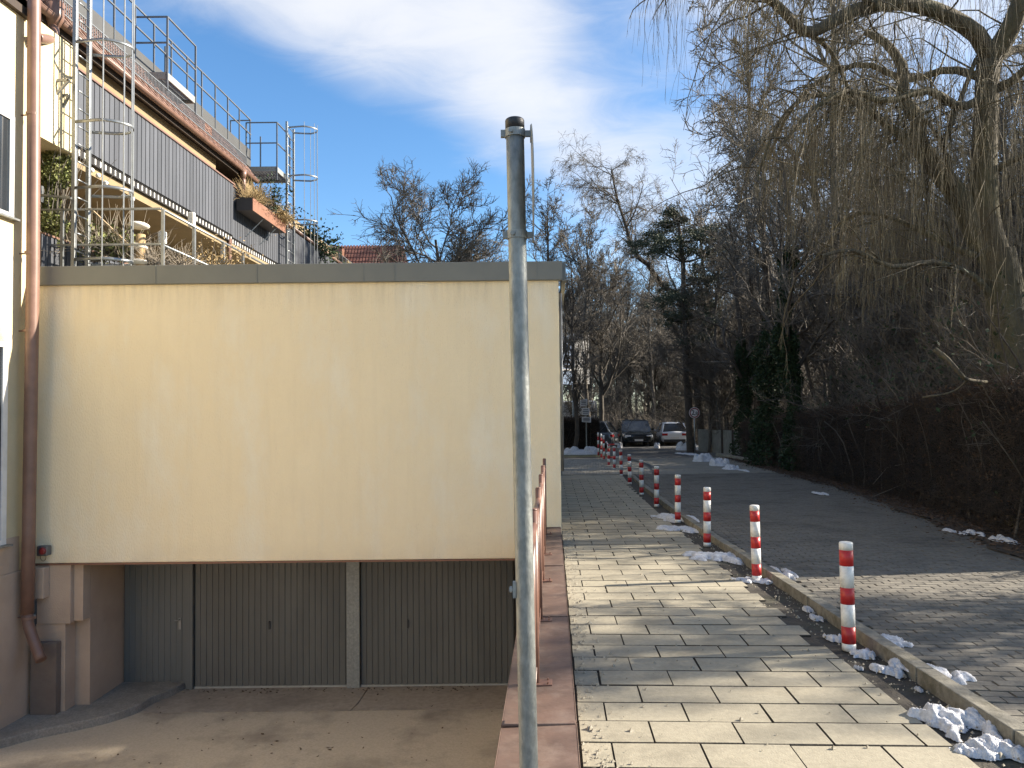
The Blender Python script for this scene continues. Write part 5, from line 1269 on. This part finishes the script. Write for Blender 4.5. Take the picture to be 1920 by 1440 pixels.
# weeping willow on the right
wil = thing('weeping_willow', 'large weeping willow with thick forked trunk and hanging twigs at the right', 'willow', tuple(P(1915,1000,11.8)))
WD = 11.6
def W(pts, r0, r1, D0=WD, D1=None, n=16):
    k = len(pts); Ds = np.linspace(D0, D1 or D0, k); p = catmull([P(x, y, Ds[i]) for i, (x, y) in enumerate(pts)], n)
    return p, np.linspace(r0, r1, n)*D0/1440
limbs = [W([(1935,1010),(1920,860),(1908,740),(1895,620),(1880,530),(1868,470)], 40, 31),
         W([(1868,480),(1850,420),(1845,340),(1846,270),(1850,190),(1852,120),(1862,95)], 25, 19),
         W([(1858,110),(1885,70),(1908,20),(1930,-60),(1960,-160)], 21, 12, WD, 11),
         W([(1858,120),(1838,72),(1800,42),(1750,18),(1700,6),(1650,8),(1600,20),(1560,42),(1517,62),(1490,44),(1460,12),(1436,-4),(1390,-40),(1330,-60),(1270,-50),(1230,-20)], 17, 3, WD, 9.6, 26),
         W([(1872,500),(1832,440),(1800,372),(1752,312),(1722,266),(1721,225),(1692,180),(1694,130),(1660,80),(1620,60)], 24, 6, WD, 12.2, 20),
         W([(1862,560),(1822,516),(1750,492),(1672,500),(1600,470),(1540,480)], 7, 3, WD, 10.8),
         W([(1830,480),(1790,465),(1740,440),(1675,410),(1610,400),(1560,430)], 7, 2.5, WD, 12.6),
         W([(1852,180),(1800,200),(1740,170),(1660,190),(1590,170),(1520,210),(1460,280)], 9, 3, WD, 10.4),
         W([(1850,150),(1780,130),(1700,150),(1620,120),(1540,150),(1480,210),(1440,300)], 8, 3, WD, 13.0),
         W([(1722,290),(1680,250),(1600,190),(1520,180),(1460,230),(1420,330)], 7, 2.5, 12, 11.2),
         W([(1870,165),(1900,150),(1960,100),(2040,80)], 9, 5, WD, 11),
         W([(1868,110),(1920,90),(2000,110),(2080,180)], 9, 4, WD, 12.5),
         W([(1850,330),(1900,300),(1980,270),(2050,300)], 7, 3, WD, 11),
         W([(1640,10),(1560,-40),(1470,-60),(1400,-20),(1350,30)], 6, 2, 10.8, 9.4),
         W([(1517,62),(1560,100),(1600,180),(1640,200)], 5, 2, 11, 11.5),
         W([(1700,6),(1640,-60),(1540,-110),(1440,-110)], 7, 3, 11, 10),
         W([(1850,-60),(1760,-120),(1640,-150),(1500,-150)], 9, 4, 11.5, 12),
         W([(1767,275),(1790,215),(1815,150),(1830,110)], 5, 4, 11.4, 11.5),
         W([(1790,350),(1775,300),(1767,275),(1740,230),(1700,210)], 5, 3, 11.4, 11.8)]
V, F = join([tubes(p[None], r[None], 12) for p, r in limbs[:5]]); 
o = link('trunk', np_mesh('trunk', V, F, True), M['bark_willow'], wil)
V, F = join([tubes(p[None], r[None], 8) for p, r in limbs[5:]]); link('limbs', np_mesh('limbs', V, F, True), M['bark_willow'], wil)
rs = np.random.default_rng(91)
sec = []
for p, r in limbs[2:]:
    nn = max(5, int(np.linalg.norm(p[1:]-p[:-1], axis=1).sum()*4.5))
    pp, rr2 = sprout(rs, p[None], r[None], nn, t0=.08, t1=1, ang=(55,20), length=.001, K=8, wob=.18, trop=(0,0,0))
    d = nrm(pp[:,1]-pp[:,0]); L = rs.uniform(.7,2.3,nn); cur = pp[:,0].copy(); out = np.empty((nn,8,3)); out[:,0] = cur
    d = nrm(d*np.array([1,1,.6])+np.array([-.12,0,.25]))
    for k in range(1,8):
        d = nrm(d+rs.normal(size=d.shape)*.2+np.array([0,0,-.02-.05*k*.5])); cur = cur+d*(L/7)[:,None]; out[:,k] = cur
    far_left = (out[:,0,0]/out[:,0,1] < .27)[:,None,None]; out = np.where(far_left, out[:,:1]+(out-out[:,:1])*.45, out)
    rr3 = (np.clip(rr2[:,0], .006, .015))[:,None]*np.linspace(1,.35,8)[None]; sec.append((out, rr3))
so_ = np.concatenate([a for a, b in sec]); sr_ = np.concatenate([b for a, b in sec])
V, F = tubes(so_, sr_, 4); link('branches', np_mesh('branches', V, F, True), M['bark_willow'], wil)
# hanging strands
def strands(src, per, rs, lmin, lmax, r0=.0045, zf=None):
    N = len(src); idx = np.repeat(np.arange(N), per); m = len(idx); f = rs.random(m)*(src.shape[1]-1); i = np.minimum(f.astype(int), src.shape[1]-2); u = (f-i)[:,None]
    b = src[idx,i]*(1-u)+src[idx,i+1]*u; tan = nrm(src[idx,i+1]-src[idx,i]); L = rs.uniform(lmin,lmax,m)*rs.uniform(.6,1,m)
    zmin = np.interp(b[:,0]/b[:,1], [.2,.30,.36,.44,.8], [6.1,5.6,4.3,3.0,2.2])+rs.uniform(0,1.6,m)
    L = np.clip(np.minimum(L, b[:,2]-zmin), .25, None); K = 9; pts = np.empty((m,K,3)); pts[:,0] = b
    d = nrm(tan*.6+rs.normal(size=(m,3))*.5+np.array([0,0,-.2])); step = (L/(K-1))[:,None]
    for k in range(1,K): d = nrm(d*.6+rs.normal(size=(m,3))*.085+np.array([-.02,0,-.55])); pts[:,k] = pts[:,k-1]+d*step
    return pts, r0*(.6+.8*rs.random(m))[:,None]*np.linspace(1,.45,K)[None]
S1 = strands(so_, 9, rs, .6, 4.8, .0031)
big = np.stack([catmull(p, 12) for p, r in limbs[2:]])
S2 = strands(big, 45, rs, .5, 4.6, .0034)
S3 = sprout(rs, *S1, 1, t0=.05, t1=.9, ang=(22,8), length=.4, K=5, wob=.08, trop=(0,0,-.3), rk=.8, rmin=.0028)
V, F = join([tubes(*S1, 3), tubes(*S2, 3), tubes(*S3, 3)])
stuff(link('hanging_twigs', np_mesh('hanging_twigs', V, F), M['willow_twig'], wil))

# fallen branch in the hedge
m = MB(); m.tube([Vector(p) for p in catmull([P(1752,655,10.3),P(1775,672,10.2),P(1800,700,10.1),P(1815,712,10.2),P(1850,716,10.4)], 12)], [.035-.0012*k for k in range(12)], 8)
m.tube([Vector(p) for p in catmull([P(1815,712,10.2),P(1785,735,10.3),P(1730,745,10.4)], 8)], .014, 6)
o = m.build('broken_branch', M['bark_willow'], smooth=True); tag(o, 'pale broken branch lying across the top of the right hedge', 'branch')

# =================================================================== FAR STREET FURNITURE
ws = thing('weight_sign', 'round red rimmed sign reading 2,8 on a pole by the concrete fence', 'sign', tuple(G(1303,851)))
c = G(1303,851); Dw = c.y; sc = P(1302,774,Dw)
m = MB(); m.tube([(sc.x,Dw+.03,0),(sc.x,Dw+.03,sc.z+.28)], .032, 12); m.build('pole', M['galvanised'], ws, smooth=True)
def disc(r, y0, y1, mm, nm, n=36):
    m = MB(); m.tube([(sc.x,y1,sc.z),(sc.x,y0,sc.z)], r, n); return m.build(nm, M[mm], ws)
disc(.262, Dw-.012, Dw-.002, 'sign_white', 'rim'); disc(.238, Dw-.016, Dw-.0125, 'sign_red', 'red_ring'); disc(.185, Dw-.020, Dw-.0165, 'sign_white', 'face')
for (tx, sz, ox, oz) in [('2', .32, -.07, .0), (',8', .24, .075, -.035)]:
    me = text_mesh(tx, sz); me.materials.append(M['sign_black']); o = bpy.data.objects.new('lettering', me); C.objects.link(o); o.parent = ws
    o.rotation_euler = (R(90),0,0); o.location = Vector((sc.x+ox, Dw-.025, sc.z+oz))-Vector(ws['_base'])
# concrete fence panels
cf = thing('concrete_fence', 'weathered concrete panel fence between the round sign and the hedge', 'fence', tuple(G(1340,858)))
fx = [(1309,1332),(1334,1354),(1356,1374),(1376,1392)]
for i, (a, b) in enumerate(fx):
    Da, Db = 40.5-(a-1309)*.085, 40.5-(b-1309)*.085; A_, B_ = at_px(a,Da), at_px(b,Db)
    m = MB(); m.hexa([(A_.x,Da,0),(B_.x-.08,Db,0),(B_.x-.08,Db+.08,0),(A_.x,Da+.08,0),(A_.x,Da,1.15),(B_.x-.08,Db,1.15),(B_.x-.08,Db+.08,1.15),(A_.x,Da+.08,1.15)]); m.build('panel', M['concrete_panel'], cf, bevel=.01)
    m = MB(); m.box(B_.x-.07,B_.x+.03,Db-.02,Db+.10,0,1.2); m.build('post', M['bark_dark'], cf)
m = MB(); A_, B_ = at_px(1340,34.5), at_px(1402,29.5); m.hexa([(A_.x,34.5,0),(B_.x,29.5,0),(B_.x+.15,29.5,0),(A_.x+.15,34.6,0),(A_.x,34.5,.16),(B_.x,29.5,.16),(B_.x+.15,29.5,.16),(A_.x+.15,34.6,.16)])
tag(m.build('edging_stone', M['kerb_stone'], None, bevel=.01), 'low pale edging stone between snow heap and hedge end', 'edging')
# notice signs on a post
ns_ = thing('notice_post', 'post with three white notice boards above the left hedge', 'sign', tuple(at_px(1099,40)))
cx = P(1099,770,40).x; m = MB(); m.tube([(cx,40.05,0),(cx,40.05,P(1099,748,40).z)], .03, 8); m.build('pole', M['galv_dull'], ns_)
for (x0,y0,x1,y1,tilt) in [(1088,750,1101,762,.06),(1091,765,1105,778,0),(1091,781,1108,791,-.04)]:
    a = P(x0,y1,39.98); b = P(x1,y0,39.98); w_ = b.x-a.x; m = MB(); m.hexa([(a.x,39.97,a.z),(b.x,39.97,a.z+tilt),(b.x,40,a.z+tilt),(a.x,40,a.z),(a.x,39.97,b.z),(b.x,39.97,b.z+tilt),(b.x,40,b.z+tilt),(a.x,40,b.z)])
    bd_ = m.build('notice_board', M['sign_white'], ns_)
    m = MB()
    for k in range(3):
        zz = a.z+(b.z-a.z)*(.25+.25*k); ww = random.Random(k+x0).uniform(.6,.9); m.box(a.x+w_*(1-ww)/2, b.x-w_*(1-ww)/2, 39.962, 39.968, zz-.018+tilt/2, zz+.018+tilt/2)
    m.build('print_line', M['sign_black'], bd_)
# advertising board
adv = thing('advertising_board', 'tall blue grey advertising board on posts among the trees past the garage corner', 'board', (3.0, 44, 0))
a = P(1044,722,44); b = P(1076,622,44); c = P(1104,624,45.5)
zb_, zt_ = a.z, b.z
m = MB(); m.hexa([(a.x,43.2,zb_),(b.x,44,zb_),(b.x,44.15,zb_),(a.x,43.35,zb_),(a.x,43.2,zt_),(b.x,44,zt_),(b.x,44.15,zt_),(a.x,43.35,zt_)]); f1 = m.build('blue_face', M['sign_blue'], adv, bevel=.02)
m = MB(); m.hexa([(b.x+.01,44,zb_+.1),(c.x,45.5,zb_+.1),(c.x,45.65,zb_+.1),(b.x+.01,44.15,zb_+.1),(b.x+.01,44,zt_),(c.x,45.5,zt_),(c.x,45.65,zt_),(b.x+.01,44.15,zt_)]); m.build('grey_face', M['sign_grey'], adv, bevel=.02)
def fq(u0,u1,v0,v1,off,mm,nm):
    m = MB(); X = lambda u: a.x+(b.x-a.x)*u; Y = lambda u: 43.2+.8*u-off; Z = lambda v: zb_+(zt_-zb_)*v
    m.hexa([(X(u0),Y(u0),Z(v0)),(X(u1),Y(u1),Z(v0)),(X(u1),Y(u1)+.02,Z(v0)),(X(u0),Y(u0)+.02,Z(v0)),(X(u0),Y(u0),Z(v1)),(X(u1),Y(u1),Z(v1)),(X(u1),Y(u1)+.02,Z(v1)),(X(u0),Y(u0)+.02,Z(v1))]); m.build(nm, M[mm], adv)
fq(.0,1,.97,1.02,.06,'sign_black','top_edge'); fq(.28,.33,.3,.95,.03,'sign_white','frame_line'); fq(.28,1,.26,.29,.03,'sign_white','frame_line')
for v in (.32,.40,.48): fq(.40,.95,v,v+.05,.03,'sign_black','print_block')
m = MB(); m.tube([(b.x,44.3,0),(b.x,44.3,zb_+.5)], .12, 10); m.tube([(a.x,43.6,0),(a.x,43.6,zb_+.5)], .12, 10); m.build('legs', M['dark_steel'], adv)

# =================================================================== VEHICLES
def car(name, label, cat, loc, rz, L, Wd, H, body, kind='hatch', rear=False):
    """x along the length, front at +x; built around the origin then placed"""
    t = bpy.data.objects.new(name, None); C.objects.link(t); tag(t, label, cat)
    hl, hw = L/2, Wd/2; zc_ = .20; belt = H*.60; wr = .34 if kind != 'suv' else .38
    def put(m, nm, mm, bevel=0, sm=False): return m.build(nm, M[mm], t, bevel=bevel, smooth=sm)
    # lower body by stations (x, width factor, bottom, belt height)
    if kind == 'van': st = [(-hl,.94,.3,belt*1.0),(-hl+.1,.99,.22,belt),(-.3*hl,1,.2,belt),(.5*hl,1,.2,belt),(.72*hl,.98,.2,belt*.98),(.93*hl,.93,.22,belt*.8),(hl,.82,.3,belt*.62)]
    elif kind == 'suv': st = [(-hl,.88,.42,belt*.9),(-hl+.12,.97,.3,belt*1.02),(-.5*hl,1,.26,belt),(.3*hl,1,.26,belt*.98),(.48*hl,.99,.26,belt*.96),(.8*hl,.95,.27,belt*.86),(.95*hl,.88,.3,belt*.78),(hl,.76,.4,belt*.6)]
    else: st = [(-hl,.80,.38,belt*.80),(-hl+.08,.93,.28,belt*.97),(-hl+.25,.97,.24,belt*1.02),(-.4*hl,1,.2,belt),(.3*hl,1,.2,belt*.97),(.5*hl,.99,.2,belt*.92),(.8*hl,.94,.22,belt*.8),(.95*hl,.86,.26,belt*.68),(hl,.72,.36,belt*.52)]
    m = MB(); ring = []
    for (x, wf, zb, zt) in st:
        w = hw*wf; ring.append([(x,-w*.86,zb),(x,-w*.98,zb+.14),(x,-w,(zb+zt)*.55),(x,-w*.97,zt-.06),(x,-w*.88,zt),(x,0,zt+.03),(x,w*.88,zt),(x,w*.97,zt-.06),(x,w,(zb+zt)*.55),(x,w*.98,zb+.14),(x,w*.86,zb)])
    n = len(ring[0]); vs = [p for r_ in ring for p in r_]; k = len(ring)
    fs = [(i*n+j,(i+1)*n+j,(i+1)*n+(j+1)%n,i*n+(j+1)%n) for i in range(k-1) for j in range(n)]+[tuple(range(n)), tuple(reversed(range((k-1)*n,k*n)))]
    m.add(vs, fs); put(m, 'body', body, .03, True)
    # greenhouse
    if kind == 'van': gx_ = [(-hl+.08,-hl+.12),(-.3*hl,-.3*hl),(.35*hl,.3*hl),(.72*hl,.42*hl)]
    elif kind == 'suv': gx_ = [(-hl+.12,-hl+.42),(-.5*hl,-.5*hl),(.1*hl,.05*hl),(.47*hl,.16*hl)]
    else: gx_ = [(-hl+.12,-hl+.50),(-.5*hl,-.45*hl),(.1*hl,.05*hl),(.50*hl,.12*hl)]
    rw = {'van': .93, 'suv': .78}.get(kind, .72)
    m = MB(); vs = []
    for (xb, xt) in gx_:
        vs += [(xb,-hw*.90,belt-.03),(xt,-hw*rw,H-.07),(xt,hw*rw,H-.07),(xb,hw*.90,belt-.03)]
    k = len(gx_); fs = [(i*4+j,(i+1)*4+j,(i+1)*4+(j+1)%4,i*4+(j+1)%4) for i in range(k-1) for j in range(4)]+[(3,2,1,0),((k-1)*4,(k-1)*4+1,(k-1)*4+2,(k-1)*4+3)]
    m.add(vs, fs); put(m, 'windows', 'pane_glass', .02)
    if kind == 'van':
        for s_ in (-1, 1):
            m = MB(); y0, y1 = sorted((s_*hw*.93, s_*hw*.985)); m.box(-hl+.2, .18*hl, y0, y1, belt-.05, H-.12); put(m, 'side_panel', body, .02)
    # roof and pillars
    m = MB(); xt0, xt1 = gx_[0][1]-.05, gx_[-1][1]+.06
    m.hexa([(xt0,-hw*rw-.01,H-.09),(xt1,-hw*rw-.01,H-.10),(xt1,hw*rw+.01,H-.10),(xt0,hw*rw+.01,H-.09),(xt0+.12,-hw*(rw-.14),H),(xt1-.14,-hw*(rw-.14),H-.01),(xt1-.14,hw*(rw-.14),H-.01),(xt0+.12,hw*(rw-.14),H)])
    put(m, 'roof', body, .035)
    for s_ in (-1, 1):
        m = MB()
        for (xb, xt) in ((gx_[0][0],gx_[0][1]),(gx_[1][0],gx_[1][1]),(gx_[-1][0],gx_[-1][1])):
            m = MB(); m.bar((xb,s_*hw*.905,belt-.05),(xt,s_*(hw*rw+.005),H-.08), .08, .05); put(m, 'pillar', body)
        m = MB(); m.box(gx_[-1][0]-.25,gx_[-1][0]-.10,s_*hw*.98-.0,s_*hw*.98+s_*.18,belt-.02,belt+.12) if s_ > 0 else m.box(gx_[-1][0]-.25,gx_[-1][0]-.10,-hw*.98-.18,-hw*.98,belt-.02,belt+.12); put(m, 'mirror', body, .03)
        for xw in (-.60*hl, .62*hl):
            m = MB(); y0 = s_*(hw-.22); y1 = s_*(hw-.005); m.tube([(xw,y0,wr),(xw,y1-s_*.02,wr),(xw,y1,wr)], [wr,wr,wr*.9], 24); w_ = put(m, 'wheel', 'tyre', 0, False)
            m = MB(); m.tube([(xw,y1-s_*.01,wr),(xw,y1+s_*.008,wr)], wr*.64, 18); put(m, 'rim', 'rim')
            if s_: pass
        # lamps
        zl_ = belt*.78
        m = MB(); m.box(-hl-.012,-hl+.22,min(s_*hw*.52,s_*hw*.93),max(s_*hw*.52,s_*hw*.93),belt*.72,belt*.88); put(m, 'tail_light', 'tail_red', .02)
        m = MB(); m.box(hl-.28,hl-.02,min(s_*hw*.48,s_*hw*.86),max(s_*hw*.48,s_*hw*.86),belt*.56,belt*.70); put(m, 'headlight', 'headlamp', .03)
    # front: grille, plate, lower intake; rear: black bumper, plate, window frame
    m = MB(); m.box(hl-.05,hl+.012,-hw*.36,hw*.36,belt*.46,belt*.66); put(m, 'grille', 'black_plastic', .01)
    m = MB(); m.box(hl-.05,hl+.016,-hw*.62,hw*.62,.30,belt*.36); put(m, 'lower_intake', 'black_plastic', .02)
    m = MB(); m.box(hl+.013,hl+.022,-.26,.26,belt*.36,belt*.36+.11); put(m, 'number_plate', 'sign_white')
    m = MB(); m.box(-hl-.03,-hl+.1,-hw*.80,hw*.80,.25,.42); put(m, 'rear_bumper', 'black_plastic', .03)
    m = MB(); m.box(-hl-.022,-hl-.010,-.26,.26,belt*.52,belt*.52+.11); put(m, 'number_plate', 'sign_white')
    t.location = loc; t.rotation_euler = (0,0,rz); return t
cA = at_px(1199,47.5); car('parked_car', 'dark green black off-road car parked facing the camera', 'car', (cA.x, cA.y+2.2, .0), R(-92), 4.7, 1.98, 1.70, 'car_dark', 'suv')
cB = at_px(1264,48.5); car('parked_car', 'white hatchback parked with its rear towards the camera', 'car', (cB.x+.15, cB.y+1.9, .0), R(86), 3.85, 1.70, 1.50, 'car_silver', 'hatch')
cC = P(1155,835,44.5); car('parked_car', 'grey estate car half hidden by the left hedge, rear end showing', 'car', (cC.x-2.0, 45.2, .0), R(158), 4.3, 1.75, 1.62, 'car_grey', 'hatch')
cD = P(1117,780,49); car('parked_van', 'white van standing behind the left hedge and notice boards', 'van', (cD.x-2.3, 50.5, .0), R(185), 4.9, 1.95, 2.95, 'van_white', 'van')
